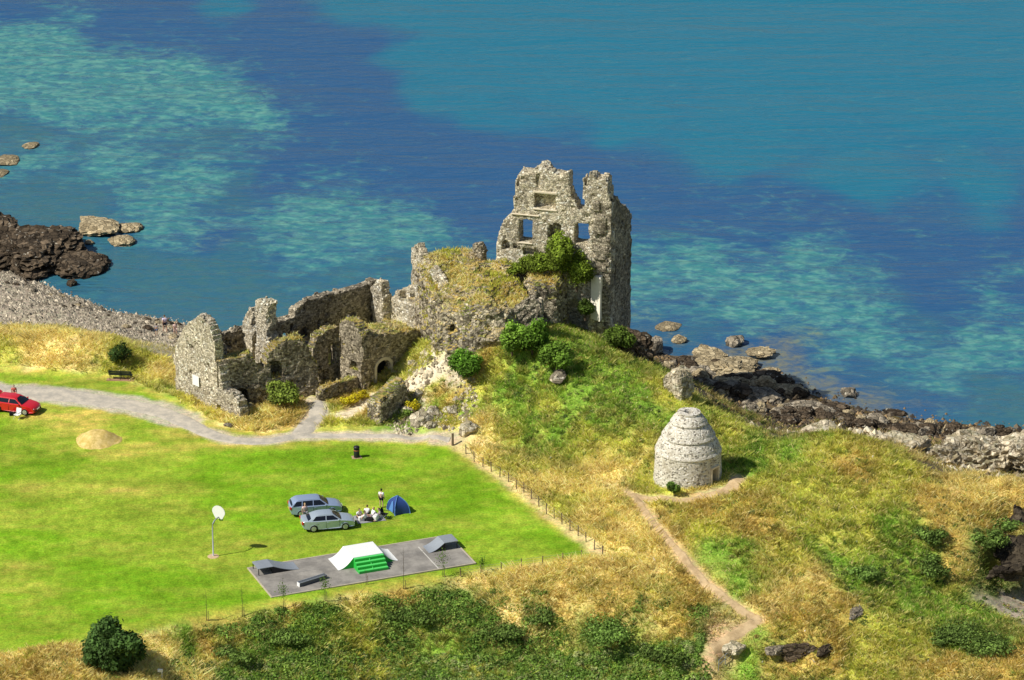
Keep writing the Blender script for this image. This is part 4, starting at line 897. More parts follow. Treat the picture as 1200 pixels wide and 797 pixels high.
# darker shrubs one can tell apart
for i, (px, py, rx, rz, lab) in enumerate(((780, 778, 1.5, .9, 'dense dark green shrub overhanging a hollow at the foot of the bank'), (712, 752, 2.3, 1.1, 'broad green bramble bush at the right of the overgrown bank'), (1012, 680, 1.1, .7, 'leafy green shrub low on the gully slope'), (1095, 672, 1.3, .8, 'glossy dark green shrub on the gully slope below the bracken'),
                                        (1150, 752, 2.6, .8, 'long dark green gorse clump in the right corner of the gully'), (1105, 755, 1.4, .6, 'smaller green gorse clump left of the long one in the gully'), (335, 752, 1.4, .5, 'dark bramble bush on the dry bank below the lawn'), (270, 767, 1.3, .45, 'low dark bramble right of the front corner tree'), (1088, 632, 1.1, .6, 'dark bracken clump on the brow of the gully'), (1160, 640, 1.2, .8, 'green shrub hanging over the shadowed hollow'), (1178, 622, 1.3, .7, 'ochre edged shrub at the lip above the shadowed hollow'),
                                        (480, 727, 1.6, .5, 'dark bramble mound midway along the overgrown bank'), (585, 746, 1.7, .6, 'green bramble mound in the middle of the overgrown bank'), (640, 729, 1.3, .5, 'small bramble mound high on the overgrown bank'))):
    bush(px, py, (rx * 1.1, rx * .95, rz * .8), int(1500 * rx), (.11, .17, .034) if i not in (1, 2, 10) else (.13, .21, .042), name='shrub', cat='shrub', label=lab, seed=50 + i, leaf=.11, lumps=9, trunk=.05, dark=.6, sp=(.55, 1.05), cen=.4, jit=.12)

# low weeds and bracken scattered over the whole slope
scrub('bracken', [(560, 410, 4), (740, 420, 3), (900, 530, 1.2), (1200, 580, .5), (1260, 797, -2.6), (840, 830, -3.5), (880, 700, -1), (740, 590, .5), (560, 505, .5), (500, 440, 2.5)], 2600, .34, .085, [(.16, .24, .045), (.12, .19, .035), (.24, .25, .06), (.30, .22, .06), (.20, .28, .05)], 66, dens_k=None, per=(12, 34))
# ---------------------------------------------------------------- turf on the ruins: tufts rooted on upward faces, a part of each ruin
def turf(root, dens, seed, hgt=.28, minz=.72, cols=('D', 'O', 'Y', 'D'), zmin=-99, nm='turf'):
    rg = np.random.default_rng(seed); PP = []
    for ch in list(root.children):
        if ch.type != 'MESH' or not ch.data.materials or ch.data.materials[0].name not in ('mound_masonry', 'rubble_masonry_grass_topped'): continue
        me = ch.data; n = len(me.polygons); nr = np.empty(n * 3); ce = np.empty(n * 3); ar = np.empty(n)
        me.polygons.foreach_get('normal', nr); me.polygons.foreach_get('center', ce); me.polygons.foreach_get('area', ar); nr = nr.reshape(-1, 3); ce = ce.reshape(-1, 3)
        k = (nr[:, 2] > minz) & (ce[:, 2] > zmin); ce, ar = ce[k], ar[k]
        if len(ce) == 0: continue
        m = rg.poisson(ar * dens * (.25 + .9 * sstep(-.35, .35, fbm(ce[:, 0] * .5, ce[:, 1] * .5, seed=seed))))
        PP.append(np.repeat(ce, m, 0) + rg.uniform(-.12, .12, (m.sum(), 3)) * np.array([1, 1, .2]))
    P = np.concatenate(PP); tb = np.array([TY[c] for c in cols])
    g = fbm(P[:, 0] * .35, P[:, 1] * .35, seed=seed + 4)
    pk = np.clip(((g + .55) / 1.1 * len(cols) + rg.normal(0, .7, len(P))).astype(int), 0, len(cols) - 1)
    C = 1.25 * tb[pk] * rg.uniform(.7, 1.3, (len(P), 1))
    V, Qd, Cc = blades(P, hgt * rg.uniform(.5, 1.4, len(P)), rg.uniform(.03, .06, len(P)), np.clip(C, 0, .9), rg, .9)
    o = mesh_obj(nm, V, Qd, M['grass'], root); set_col(o, Cc); o['kind'] = 'stuff'
turf(hall, 95, 801, .30, cols=('Y', 'O', 'D', 'D', 'D', 'P'))
turf(hut, 110, 802, .34, cols=('D', 'O', 'D', 'Y'), zmin=1.6)
turf(pal, 70, 803, .22, cols=('O', 'D', 'D', 'Y'), zmin=1.0)
# ---------------------------------------------------------------- rocks
def ico(sub):
    bm = bmesh.new(); bmesh.ops.create_icosphere(bm, subdivisions=sub, radius=1.)
    V = np.array([v.co[:] for v in bm.verts]); Fc = np.array([[v.index for v in f.verts] for f in bm.faces]); bm.free(); return V, Fc
ICO = {k: ico(k) for k in (2, 3, 4, 5)}
def rock_mesh(R, sub, seed, rough=.38, facets=7):
    V, Fc = ICO[sub]; V = V.copy(); rng = np.random.default_rng(seed)
    for i in range(facets):     # planar breaks
        d = rng.normal(0, 1, 3); d /= np.linalg.norm(d); h = rng.uniform(.55, .85); s = V @ d; k = s > h
        V[k] -= d * ((s[k] - h) * .85)[:, None]
    f = max(R) ** .5
    n = rough * (.6 * fbm(V[:, 0] * 1.4, V[:, 1] * 1.4, V[:, 2] * 1.4, seed=seed, o=3) + .35 * (1 - np.abs(fbm(V[:, 0] * 3 * f, V[:, 1] * 3 * f, V[:, 2] * 4 * f, seed=seed + 5, o=4)) * 2))
    V *= (1 + n)[:, None]
    return V * np.array(R), Fc
def rock(name, px, py, R, sub, mat, label, seed, z=None, rz=0., group=None, sink=.25, cat='rock', rough=.38, facets=7):
    p = at(px, py, z) if z is not None else drop(px, py)
    V, Fc = rock_mesh(R, sub, seed, rough, facets)
    o = mesh_obj(name, V, Fc, M[mat], loc=(p[0], p[1], p[2] + R[2] * (1 - 2 * sink) * .5)); o.rotation_euler = (0, 0, rz)
    return tag(o, label, cat, group)
rock('rock_outcrop', 45, 298, (4.7, 6.2, 1.7), 5, 'dark_rock', 'large dark brown rock outcrop between the beach and the sea', 1, SEA, rough=.55, sink=.3)
rock('rock_outcrop', -15, 298, (5.2, 7.5, 1.7), 5, 'dark_rock', 'dark rock outcrop cut by the left picture edge', 2, SEA, rough=.55, sink=.3)
rock('rock_outcrop', 92, 314, (2.6, 3.4, 1.1), 4, 'dark_rock', 'low dark rock tongue running into the water off the large outcrop', 3, SEA, rough=.5)
rock('rock', 83, 334, (.6, .6, .45), 3, 'dark_rock', 'single small dark boulder in the shallows off the pebble beach', 4, SEA)
rock('sea_rock', 114, 269, (2.1, 3.4, .7), 4, 'tan_rock', 'largest tan rock awash off the dark outcrop', 5, SEA, .5)
rock('sea_rock', 151, 268, (1.4, 1.6, .4), 4, 'tan_rock', 'flat yellowish weed covered rock right of the largest tan one', 6, SEA)
rock('sea_rock', 142, 285, (1.3, 1.5, .45), 4, 'tan_rock', 'small tan rock nearest the camera of the group in the water', 7, SEA)
rock('sea_rock', 105, 285, (.5, .6, .25), 3, 'tan_rock', 'tiny tan rock between the outcrop and the tan group', 8, SEA)
rock('sea_rock', 37, 171, (.9, 1.3, .2), 3, 'tan_rock', 'flat rock awash alone far out on the left', 9, SEA)
rock('sea_rock', 8, 189, (1.3, 2.0, .2), 3, 'tan_rock', 'long flat rock awash at the left edge far out', 10, SEA)
rock('sea_rock', 0, 203, (1.0, 1.5, .2), 3, 'tan_rock', 'brown rock awash at the left edge below the long flat one', 11, SEA)
for i, (px, py, R, mt, lab) in enumerate(((861, 403, (.95, 1.1, .7), 'grey_rock', 'rounded grey boulder alone in the shallows beyond the rocky shore'), (795, 400, (.7, .8, .45), 'tan_rock', 'small tan boulder in the water near the keep'), (784, 383, (1.1, 1.3, .25), 'tan_rock', 'submerged flat rock in the water right of the keep'),
    (994, 463, (.85, 1., .55), 'grey_rock', 'square grey boulder in the shallows right of the rocky shore'), (918, 449, (1.1, 1.1, .45), 'dark_rock', 'low dark boulder at the outer edge of the rocks'), (936, 466, (.75, .9, .75), 'dark_rock', 'tall dark boulder at the edge of the rocks beside the water'), (765, 414, (1.2, 1.6, 1.1), 'grey_rock', 'jagged brown rock right under the keep corner'),
    (905, 435, (.7, .9, .3), 'tan_rock', 'tan flat rock awash beyond the dark shore rocks'), (958, 476, (1.0, .8, .3), 'tan_rock', 'low tan rock beside the tall dark boulder'), (1050, 484, (1.2, .7, .3), 'dark_rock', 'low wet rock at the waterline far along the right shore'))):
    rock('boulder', px, py, R, 3, mt, lab, 20 + i, SEA + .0, rz=i)
# dark ledges of the right shore
for i, (px, py, R, mt) in enumerate(((845, 430, (2.6, 3.4, .8), 'tan_rock'), (820, 440, (2.2, 3.0, .9), 'grey_rock'), (862, 447, (2.6, 2.8, .9), 'tan_rock'), (885, 470, (2.6, 3.2, 1.3), 'grey_rock'), (850, 462, (2.4, 3., 1.1), 'grey_rock'), (915, 492, (2.7, 2.6, 1.3), 'dark_rock'), (940, 482, (2.4, 2.2, 1.0), 'grey_rock'),
    (885, 498, (2.0, 2.4, 1.0), 'grey_rock'), (975, 494, (2.2, 2.0, .9), 'dark_rock'), (1010, 500, (2.3, 2., .9), 'tan_rock'), (1045, 505, (2.5, 2., .9), 'dark_rock'), (1085, 508, (2.5, 2., .8), 'tan_rock'), (1122, 508, (1.4, 1.6, 1.1), 'dark_rock'), (1175, 512, (1.6, 1.6, 1.0), 'dark_rock'), (1060, 522, (2.6, 2.0, .8), 'tan_rock'), (1020, 516, (2.4, 2.0, .8), 'tan_rock'), (955, 508, (2.2, 1.8, .9), 'tan_rock'), (828, 417, (2.4, 3.0, .5), 'tan_rock'), (868, 428, (2.0, 2.4, .45), 'tan_rock'), (898, 444, (1.9, 2.2, .5), 'dark_rock'), (925, 458, (1.6, 1.8, .45), 'tan_rock'), (890, 412, (1.5, 2.0, .3), 'tan_rock'), (975, 478, (1.7, 1.4, .4), 'dark_rock'), (805, 424, (1.5, 2.0, .6), 'dark_rock'))):
    rock('rock_ledge', px, py, (R[0] * .78, R[1] * .78, R[2] * .62), 4, mt, 'rugged ledge of sea worn rock on the right hand shore', 60 + i, -5.6, rz=i * 1.3, group='ledges of the right hand shore', rough=.6, sink=.3)
for i, (px, py, R, z, lab) in enumerate(((1165, 548, (3.8, 3.4, 2.6), -3.0, 'largest pale lichen covered crag at the right edge of the shore'), (1120, 548, (2.6, 2.6, 2.0), -3.0, 'pale lichen crag left of the largest one'), (1215, 550, (3.0, 3.4, 2.7), -2.8, 'pale lichen crag cut by the right picture edge'), (962, 518, (2.6, 1.8, 1.2), -2.2, 'pale rock crest poking out behind the grassy hump'), (1056, 530, (2.9, 1.9, 1.1), -1.8, 'low pale rock slab between the grassy hump and the crag'), (1092, 541, (1.5, 1.6, 1.), -3.2, 'small pale rock with a dark cleft below the crag'))):
    rock('lichen_crag', px, py, R, 5 if i < 3 else 4, 'pale_rock', lab, 90 + i, z, rz=i, rough=.6, sink=.2)
# loose boulders of the shore (countable, alike)
rng = np.random.default_rng(77); RM = []
for k in range(10):
    V, Fc = rock_mesh((1, rng.uniform(.8, 1.2), rng.uniform(.55, .85)), 3, 400 + k, .45)
    RM.append([mesh_obj('boulder', V, Fc, M[('dark_rock', 'grey_rock', 'tan_rock', 'dark_rock', 'dark_rock')[k % 5]])])
spots = []
for k in range(1400):
    px, py = rng.uniform(765, 1210), rng.uniform(420, 520)
    mid = np.interp(px, (765, 830, 900, 950, 1000, 1210), (422, 445, 475, 492, 500, 512)); wd_ = np.interp(px, (765, 850, 900, 950, 1210), (8, 26, 26, 18, 10))
    if -wd_ * 1.6 * rng.uniform(.2, 1) < py - mid < wd_: spots.append((px, py, float(np.clip(rng.lognormal(-1.0, .55), .16, 1.1))))
    if len(spots) >= 240: break
used = set()
for i, (px, py, r) in enumerate(spots):
    p = at(px, py, -5.55); z_ = max(float(hz(p[0], p[1])), SEA - .1)
    k = i % 10
    o = RM[k][0] if k not in used else RM[k][0].copy()
    if k in used: COL.objects.link(o)
    used.add(k); o.location = (p[0], p[1], z_ + r * .2); o.scale = (r, r, r); o.rotation_euler = (0, 0, rng.uniform(0, 6.28))
    tag(o, 'loose sea worn boulder among the ledges of the right hand shore', 'boulder', 'boulders of the right hand shore')
# beach boulders
BM_ = []
for k in range(6):
    V, Fc = rock_mesh((1, rng.uniform(.8, 1.3), .6), 2, 500 + k, .4); BM_.append(mesh_obj('beach_stone', V, Fc, M[('grey_rock', 'dark_rock', 'grey_rock', 'dark_rock', 'tan_rock', 'grey_rock')[k]]))
used = set(); cnt = 0
while cnt < 90:
    px = rng.uniform(0, 260); py = np.interp(px, (0, 30, 80, 130, 200, 260), (322, 327, 348, 367, 376, 388)) + abs(rng.normal(0, 16)) - 3
    p = at(px, py, -5.6)
    r = float(np.clip(rng.lognormal(-1.5, .45), .1, .55)); k = cnt % 6
    o = BM_[k] if k not in used else BM_[k].copy()
    if k in used: COL.objects.link(o)
    used.add(k); o.location = (p[0], p[1], max(float(hz(p[0], p[1])), SEA - .05) + .05); o.scale = (r, r, r); o.rotation_euler = (0, 0, rng.uniform(0, 6.28)); cnt += 1
    tag(o, 'small stone lying on the pebble beach at the waterline', 'stone', 'stones along the beach waterline')
def shingle(name, n, box, cond, size, cols, seed, zoff=.02):
    rg = np.random.default_rng(seed); x = rg.uniform(box[0], box[1], n); y = rg.uniform(box[2], box[3], n); z = hz(x, y)
    k = cond(x, y, z) & inview(x, y, z); x, y, z = x[k], y[k], z[k]; n = len(x)
    bv = np.array([(1, 0, -.2), (0, 1, -.2), (-1, 0, -.2), (0, -1, -.2), (0, 0, .7)]); bf = np.array([(0, 1, 4), (1, 2, 4), (2, 3, 4), (3, 0, 4)])
    r = size * np.clip(rg.lognormal(0, .5, n), .4, 3); a = rg.uniform(0, 6.3, n)
    V = np.repeat(bv[None], n, 0) * rg.uniform(.7, 1.3, (n, 5, 1)); ca, sa = np.cos(a)[:, None], np.sin(a)[:, None]
    V = np.stack([V[..., 0] * ca - V[..., 1] * sa, V[..., 0] * sa + V[..., 1] * ca, V[..., 2]], -1) * r[:, None, None] + np.stack([x, y, z + zoff], -1)[:, None]
    Fc = (bf[None] + 5 * np.arange(n)[:, None, None]).reshape(-1, 3)
    cl = np.array(cols)[rg.integers(len(cols), size=n)] * rg.uniform(.6, 1.3, (n, 1))
    o = mesh_obj(name, V.reshape(-1, 3), Fc, M['pebble']); set_col(o, np.repeat(cl, 5, 0)); return tag(o, kind='stuff')
t = NT('pebbles'); M['pebble'] = t.fin(t.bsdf(t.n('ShaderNodeAttribute', attribute_name='Col').outputs['Color'], .85, .2))
shingle('pebbles', 26000, (-60, -18, 330, 372), lambda x, y, z: (z < -2.6) & (z > -6.2) & (bil(WTC['B'], x, y) > .4), .11, [lin(178, 168, 148), lin(158, 148, 130), lin(196, 184, 162), lin(132, 122, 106)], 71)
shingle('pebbles', 16000, (8, 60, 318, 352), lambda x, y, z: (z < -4.2) & (z > -6.3), .16, [lin(110, 98, 80), lin(80, 72, 62), lin(140, 118, 86), lin(62, 56, 50)], 72)
# pale rubble spilling below the path
rpoly = [at(a, b, .8)[:2] for a, b in ((452, 470), (500, 440), (530, 430), (548, 455), (560, 490), (530, 500), (500, 492), (470, 500), (455, 490))]
rhole = at(515, 468, 1.0)
shingle('rubble', 5200, (-14, -2, 306, 330), lambda x, y, z: (poly_sd(x, y, rpoly) < .3) & (np.hypot((x - rhole[0]), (y - rhole[1]) * .6) > 1.5), .14, [lin(192, 180, 152), lin(160, 148, 122), lin(212, 202, 176), lin(110, 98, 80)], 73)
shingle('rubble', 9000, (20, 66, 296, 318), lambda x, y, z: (z < -.5) & (z > -4.6) & (bil(WTC['E'], x, y) + bil(WTC['R'], x, y) + bil(WTC['W'], x, y) > .4), .26, [lin(206, 194, 164), lin(170, 156, 126), lin(224, 214, 188), lin(110, 98, 78)], 74)
for i, (px, py, R, lab) in enumerate(((549, 507, (.95, .8, .75), 'large pale grey boulder at the path edge near the corner post'), (493, 496, (1.3, .9, .9), 'largest pale rubble block below the hall bank'), (478, 484, (.6, .6, .5), 'pale rubble block beside the yellow ragwort'), (531, 482, (.6, .5, .45), 'pale broken block at the top right of the rubble'),
    (508, 484, (.7, .6, .5), 'white faced block in the middle of the rubble'), (490, 463, (.5, .5, .4), 'rough pale stone at the top of the rubble'), (505, 500, (.6, .5, .4), 'pale stone at the bottom of the rubble'), (655, 443, (1.1, .8, .55), 'grey rock showing through the grassy bank below the bushes'), (268, 499, (.42, .35, .22), 'small flat stone on the dry grass in front of the gable'),
    (288, 487, (.55, .5, .6), 'pale fallen block leaning by the broken gable corner'), (294, 480, (.5, .45, .5), 'upright fallen block behind the leaning one'), (279, 491, (.4, .35, .3), 'low fallen stone in front of the leaning block'), (483, 427, (.5, .4, .3), 'pale stone on the grassy bank above the arched doorway'), (462, 437, (.35, .3, .2), 'small stone on the grassy bank right of the arched doorway'))):
    rock('boulder', px, py, R, 3, 'pale_rock' if i < 7 or i > 8 else 'grey_rock', lab, 120 + i, rz=i * .7, rough=.42)
rock('boulder', 741, 412, (1.6, 2.2, 2.0), 4, 'dark_rock', 'dark bedrock bulging out under the outer corner of the keep', 160, rz=.4, rough=.5)
# upright masonry fragment and standing rock
fr = drop(452, 490); fg = empty('masonry_fragment', tuple(fr), 0, 'fallen slab of dark masonry standing between the doorway and the rubble', 'castle ruin')
ZF = fr[2]
FP = [at(431, 491, ZF)[:2], at(446, 496, ZF)[:2], at(476, 480, ZF)[:2], at(462, 470, ZF)[:2]]
mass(fg, FP, [ZF + 1.7, ZF + 2.1, ZF + 3.0, ZF + 2.8], ZF - .8, 'mound', .12, .16, .25, 45, jit=.06)
s0 = drop(795, 464); sg = empty('standing_rock', tuple(s0), 0, 'upright pale rock standing on the grassy edge above the shore', 'rock')
SPo = [at(778, 461, s0[2])[:2], at(797, 468, s0[2])[:2], at(813, 463, s0[2])[:2], at(800, 454, s0[2])[:2]]
mass(sg, SPo, [s0[2] + 2.2, s0[2] + 2.5, s0[2] + 2.1, s0[2] + 2.3], s0[2] - 1, 'pale_rock', .1, .2, .3, 46, jit=.08, name='boulder')
# rocky gully: outcrop at the path end, and the cave mouth
for i, (px, py, R, mt, lab) in enumerate(((936, 767, (1.6, .7, .75), 'dark_rock', 'dark rock face under the turf beside the path end'), (862, 762, (1.0, .8, .45), 'pale_rock', 'pale broken rock at the very end of the footpath'), (908, 763, (1.0, .6, .4), 'grey_rock', 'low dark rock left of the rock face under the turf'), (966, 764, (.9, .5, .4), 'dark_rock', 'small dark rock at the right end of the turf hump'), (1003, 718, (1.3, .5, .22), 'grey_rock', 'low rock rib showing through the dry turf'))):
    rock('rock_outcrop', px, py, R, 4, mt, lab, 150 + i, rz=.3 * i, rough=.5)
cv = at(1178, 690, -4.4); cave = empty('cave_mouth', tuple(cv), 0, 'dark overhanging rock face with a shadowed hollow at the right edge', 'rock face')
CPo = [at(1158, 676, -2)[:2], at(1164, 655, -2)[:2], at(1180, 622, -2)[:2], at(1240, 600, -2)[:2], at(1300, 560, -2)[:2], at(1240, 660, -2)[:2], at(1180, 680, -2)[:2]]
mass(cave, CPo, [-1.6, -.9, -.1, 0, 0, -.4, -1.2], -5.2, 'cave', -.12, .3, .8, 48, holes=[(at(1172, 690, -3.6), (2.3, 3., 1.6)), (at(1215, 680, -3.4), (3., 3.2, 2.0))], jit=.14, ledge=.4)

# ---------------------------------------------------------------- cars
def paint(name, c, metal=.30): 
    t = NT(name); return t.fin(t.bsdf(c, .32, .5, Metallic=metal, Coat_Weight=.7, Coat_Roughness=.06))
M['silver'] = paint('silver_blue_paint', (.34, .43, .60)); M['silver2'] = paint('silver_green_paint', (.44, .52, .58)); M['red'] = paint('red_paint', (.62, .010, .018), 0.)
t = NT('tinted_glass'); M['glass'] = t.fin(t.bsdf((.010, .013, .020), .08, .5))
M['tyre'] = plain('tyre_rubber', (.018, .018, .019), .85, .2); M['rim'] = plain('alloy', (.55, .56, .58), .35, .5, .05, 4, .6)
M['lamp_red'] = plain('red_lens', (.50, .03, .02), .25, .5, .05); M['lamp'] = plain('clear_lens', (.78, .80, .82), .15, .6, .05); M['trim'] = plain('black_trim', (.02, .02, .022), .6, .3)
def car(label, P, yaw, pm, style, group, tailgate=False):
    """x forward; lower body from a side outline with open wheel arches, cabin on top"""
    root = empty('parked_car', (P[0], P[1], P[2]), yaw, label, 'car', group)
    fx, rx, ra = 1.34, -1.30, .355
    Wh = .875
    hood, belt, tail = .80, .93, (.98 if style == 'saloon' else .98)
    def arc(cx): return [(cx + ra * math.cos(q), .31 + ra * math.sin(q)) for q in np.linspace(-.25, math.pi + .25, 13)]
    low = [(2.18, .24)] + [(fx + ra + .06, .22)] + arc(fx) + [(fx - ra - .06, .20), (rx + ra + .06, .20)] + arc(rx) + [(rx - ra - .06, .24), (-2.12, .30)]
    rear = {'saloon': [(-2.26, .45), (-2.28, .72), (-2.24, .94), (-2.10, 1.0), (-1.72, 1.0)], 'estate': [(-2.20, .45), (-2.24, .72), (-2.20, .92), (-2.12, .98)], 'hatch': [(-1.98, .45), (-2.02, .70), (-1.98, .92), (-1.9, .98)]}[style]
    upper = [(-1.0, .965), (0, .945), (.95, .93), (1.3, .885), (1.8, .80), (2.1, .70), (2.22, .60), (2.25, .45), (2.24, .32)]
    outl = low + rear + upper
    if style == 'hatch': outl = [(max(x, -1.98) if x < -1.9 and z < .4 else x, z) for x, z in outl]
    n = len(outl); vs = []; sl = [(-1, .90), (-.95, .985), (-.80, 1.), (-.4, 1.), (0, 1.), (.4, 1.), (.8, 1.), (.95, .985), (1, .90)]
    for yf, s in sl:
        for x, z in outl:
            zz = .58 + (z - .58) * s; wf = 1 - .16 * (abs(x) / 2.3) ** 5 - .05 * abs(z - .6)
            crown = .028 * (1 - yf * yf) if z > .6 else 0
            vs.append((x * (1 - .05 * yf * yf * (abs(x) / 2.3) ** 4), yf * Wh * wf, zz + crown))
    fs = []
    for j in range(len(sl) - 1):
        for i in range(n):
            i2 = (i + 1) % n; fs.append((j * n + i, (j + 1) * n + i, (j + 1) * n + i2, j * n + i2))
    mb = MB().add(vs, fs)
    bm = bmesh.new(); me = bpy.data.meshes.new('t'); me.from_pydata(mb.v, [], mb.f); bm.from_mesh(me)
    bm.verts.ensure_lookup_table()
    for j in (0, len(sl) - 1): bm.faces.new([bm.verts[j * n + i] for i in range(n)])
    bmesh.ops.triangulate(bm, faces=[f for f in bm.faces if len(f.verts) > 4]); bmesh.ops.recalc_face_normals(bm, faces=bm.faces)
    bm.to_mesh(me); bm.free(); me.materials.append(pm); me.name = 'body'
    me.polygons.foreach_set('use_smooth', [True] * len(me.polygons)); me.set_sharp_from_angle(angle=rad(38))
    body = bpy.data.objects.new('body', me); COL.objects.link(body); body.parent = root
    # cabin
    rb = {'saloon': (-1.78, -1.02), 'estate': (-2.12, -1.66), 'hatch': (-1.92, -1.50)}[style]
    zr = {'saloon': 1.39, 'estate': 1.45, 'hatch': 1.40}[style]
    fb, ft = 1.08, .30
    line = [(fb, .915), ((fb + ft) / 2 + .04, (.915 + zr) / 2), (ft + .06, zr - .05), (ft - .10, zr - .008), (-.35, zr + .012), ((rb[1] + .2), zr - .01), (rb[1], zr - .05), ((rb[0] + rb[1]) / 2 - .04, (zr + .95) / 2), (rb[0], .95)]
    wz = lambda z: .80 - .23 * ((z - .93) / (zr - .93)) ** 1.1 if z > .93 else .80
    ys = [-1, -.97, -.85, -.45, 0, .45, .85, .97, 1]
    vs = []; m = len(line)
    for yf in ys:
        for x, z in line: vs.append((x - .05 * yf * yf * (1 if x > 0 else -.6), yf * wz(z), z - (.03 if abs(yf) == 1 and z > zr - .1 else 0) + .02 * (1 - yf * yf)))
    fs = [(j * m + i, j * m + i + 1, (j + 1) * m + i + 1, (j + 1) * m + i) for j in range(len(ys) - 1) for i in range(m - 1)]
    cb = MB().add(vs, fs); c0 = len(cb.v)
    for j in (0, len(ys) - 1): cb.f.append(tuple(j * m + i for i in (range(m) if j else reversed(range(m)))))
    cabin = mesh_obj('roof', cb.v, cb.f, pm, root, True); cabin.data.set_sharp_from_angle(angle=rad(40))
    # glazing panels a few millimetres proud of the cabin
    def side(sgn, pts, name):
        mb = MB(); vs = [(x, sgn * (wz(z) + .012), z) for x, z in pts]; mb.add(vs, [tuple(range(len(vs)))]); return mb.build(name, M['glass'], root)
    zb_, zt_ = .985, zr - .085
    ex = lambda z, a, b: a + (b - a) * (z - .93) / (zr - .93)
    for s in (-1, 1):
        f0, f1 = ex(zb_, fb, ft) - .16, ex(zt_, fb, ft) - .10; r0, r1 = ex(zb_, rb[0], rb[1]) + (.30 if style == 'saloon' else .10), ex(zt_, rb[0], rb[1]) + .10
        side(s, [(f0, zb_), (f1, zt_), (-.20, zt_ + .01), (-.22, zb_)], 'side_window')
        if style == 'estate':
            side(s, [(-.30, zb_), (-.28, zt_ + .01), (-1.12, zt_), (-1.16, zb_)], 'side_window'); side(s, [(-1.24, zb_), (-1.20, zt_), (r1, zt_ - .03), (r0, zb_)], 'side_window')
        else: side(s, [(-.30, zb_), (-.28, zt_ + .01), (r1, zt_), (r0, zb_)], 'side_window')
    def cross(x0, z0, x1, z1, name, w0, w1, off):
        d = Vector((x1 - x0, 0, z1 - z0)).normalized(); nn = Vector((d.z, 0, -d.x)) * off; mb = MB(); vs = []
        for k in (0, .5, 1):
            x = x0 + (x1 - x0) * k; z = z0 + (z1 - z0) * k; w_ = w0 + (w1 - w0) * k; bow = .04 * math.sin(k * math.pi)
            for yf in (-1, -.5, 0, .5, 1): vs.append((x + nn.x - .05 * yf * yf * (1 if x > 0 else -.6) + bow * (1 if x > 0 else -1), yf * w_, z + nn.z + .02 * (1 - yf * yf)))
        return mb.add(vs, [(r * 5 + c, r * 5 + c + 1, r * 5 + c + 6, r * 5 + c + 5) for r in range(2) for c in range(4)]).build(name, M['glass'], root, True)
    cross(fb - .03, .945, ft + .07, zr - .075, 'windscreen', .73, .55, .02)
    if not tailgate: cross(rb[0] + .03, 1.0, rb[1] - .0, zr - .09, 'rear_window', .68, .54, -.02)
    else:
        tg_ = MB(); a0 = Vector((rb[1], 0, zr)); d = Vector((-.86, 0, .50))
        tg_.box(a0 + d * .6, (1.25, 1.15, .05), M=Matrix.Rotation(rad(30), 3, 'Y')); o = tg_.build('tailgate', pm, root, bevel=.02)
        MB().box(a0 + d * .45 + Vector((-.02, 0, -.035)), (.6, .98, .03), M=Matrix.Rotation(rad(30), 3, 'Y')).build('rear_window', M['glass'], o)
    # wheels
    for cx in (fx, rx):
        for s in (-1, 1):
            y0, y1 = s * (Wh - .20), s * (Wh + .005)
            w = MB().lathe([(.20, y0), (.30, y0), (.315, y0 + (y1 - y0) * .2), (.315, y0 + (y1 - y0) * .8), (.295, y1), (.21, y1)], 22, (cx, 0, .315), axis='Y').build('wheel', M['tyre'], root, True)
            r = MB().lathe([(.215, y1 - s * .02), (.205, y1 + s * .006), (.07, y1 + s * .012), (.03, y1 + s * .016)], 20, (cx, 0, .315), axis='Y')
            for k in range(5):
                q = k * 2 * math.pi / 5; r.box((cx + .13 * math.cos(q + .3), y1 + s * .014, .315 + .13 * math.sin(q + .3)), (.13, .012, .05), M=Matrix.Rotation(-(q + .3), 3, 'Y'))
            r.build('rim', M['rim'], w)
    MB().box((0, 0, .42), (4.1, 1.2, .42)).build('underbody', M['trim'], root)
    for s in (-1, 1):
        MB().lathe([(.03, -.05), (.11, -.03), (.12, 0), (.09, .03)], 12, (2.04, s * .60, .62), 1, 1.1).build('headlight', M['lamp'], root)
        xb = rear[1][0]
        MB().box((xb + .10, s * .66, .80), (.16, .26, .24)).build('tail_light', M['lamp_red'], root, bevel=.03)
        mm = MB().box((.78, s * .93, .98), (.12, .20, .12)).build('wing_mirror', pm, root, bevel=.03)
        for xh in (-.12, -1.02): MB().box((xh, s * (Wh * .985 + .006), .80), (.16, .03, .03)).build('door_handle', pm, root, bevel=.008)
        for xh in (.86, -.25, -1.05): MB().box((xh, s * (Wh * .985 - .005), .60), (.012, .02, .60)).build('door_seam', M['trim'], root)
    MB().box((2.235, 0, .42), (.06, 1.15, .14)).build('grille', M['trim'], root, bevel=.02)
    MB().box((xb - .012, 0, .60), (.02, .50, .11)).build('number_plate', plain('number_plate_yellow', (.65, .48, .03), .5), root)
    MB().box((2.268, 0, .50), (.02, .50, .11)).build('number_plate', M['white'], root)
    return root
def carpos(p_rear, p_front, side=.80):
    a, b = drop(*p_rear), drop(*p_front); d = (b - a)[:2]; yaw = math.atan2(d[1], d[0]); m = (a + b) / 2
    return np.array([m[0] - math.sin(yaw) * side, m[1] + math.cos(yaw) * side, 0.0 + max(float(hz(m[0], m[1])), 0) + .01]), yaw
P, yw = carpos((367.5, 624), (404.5, 621)); car('silver green saloon car parked nearest the skate ramps', P, yw, M['silver2'], 'saloon', 'cars parked on the grass')
P, yw = carpos((351.5, 606.5), (390.5, 603.5)); car('silver blue estate car parked behind the silver saloon', P, yw, M['silver'], 'estate', 'cars parked on the grass')
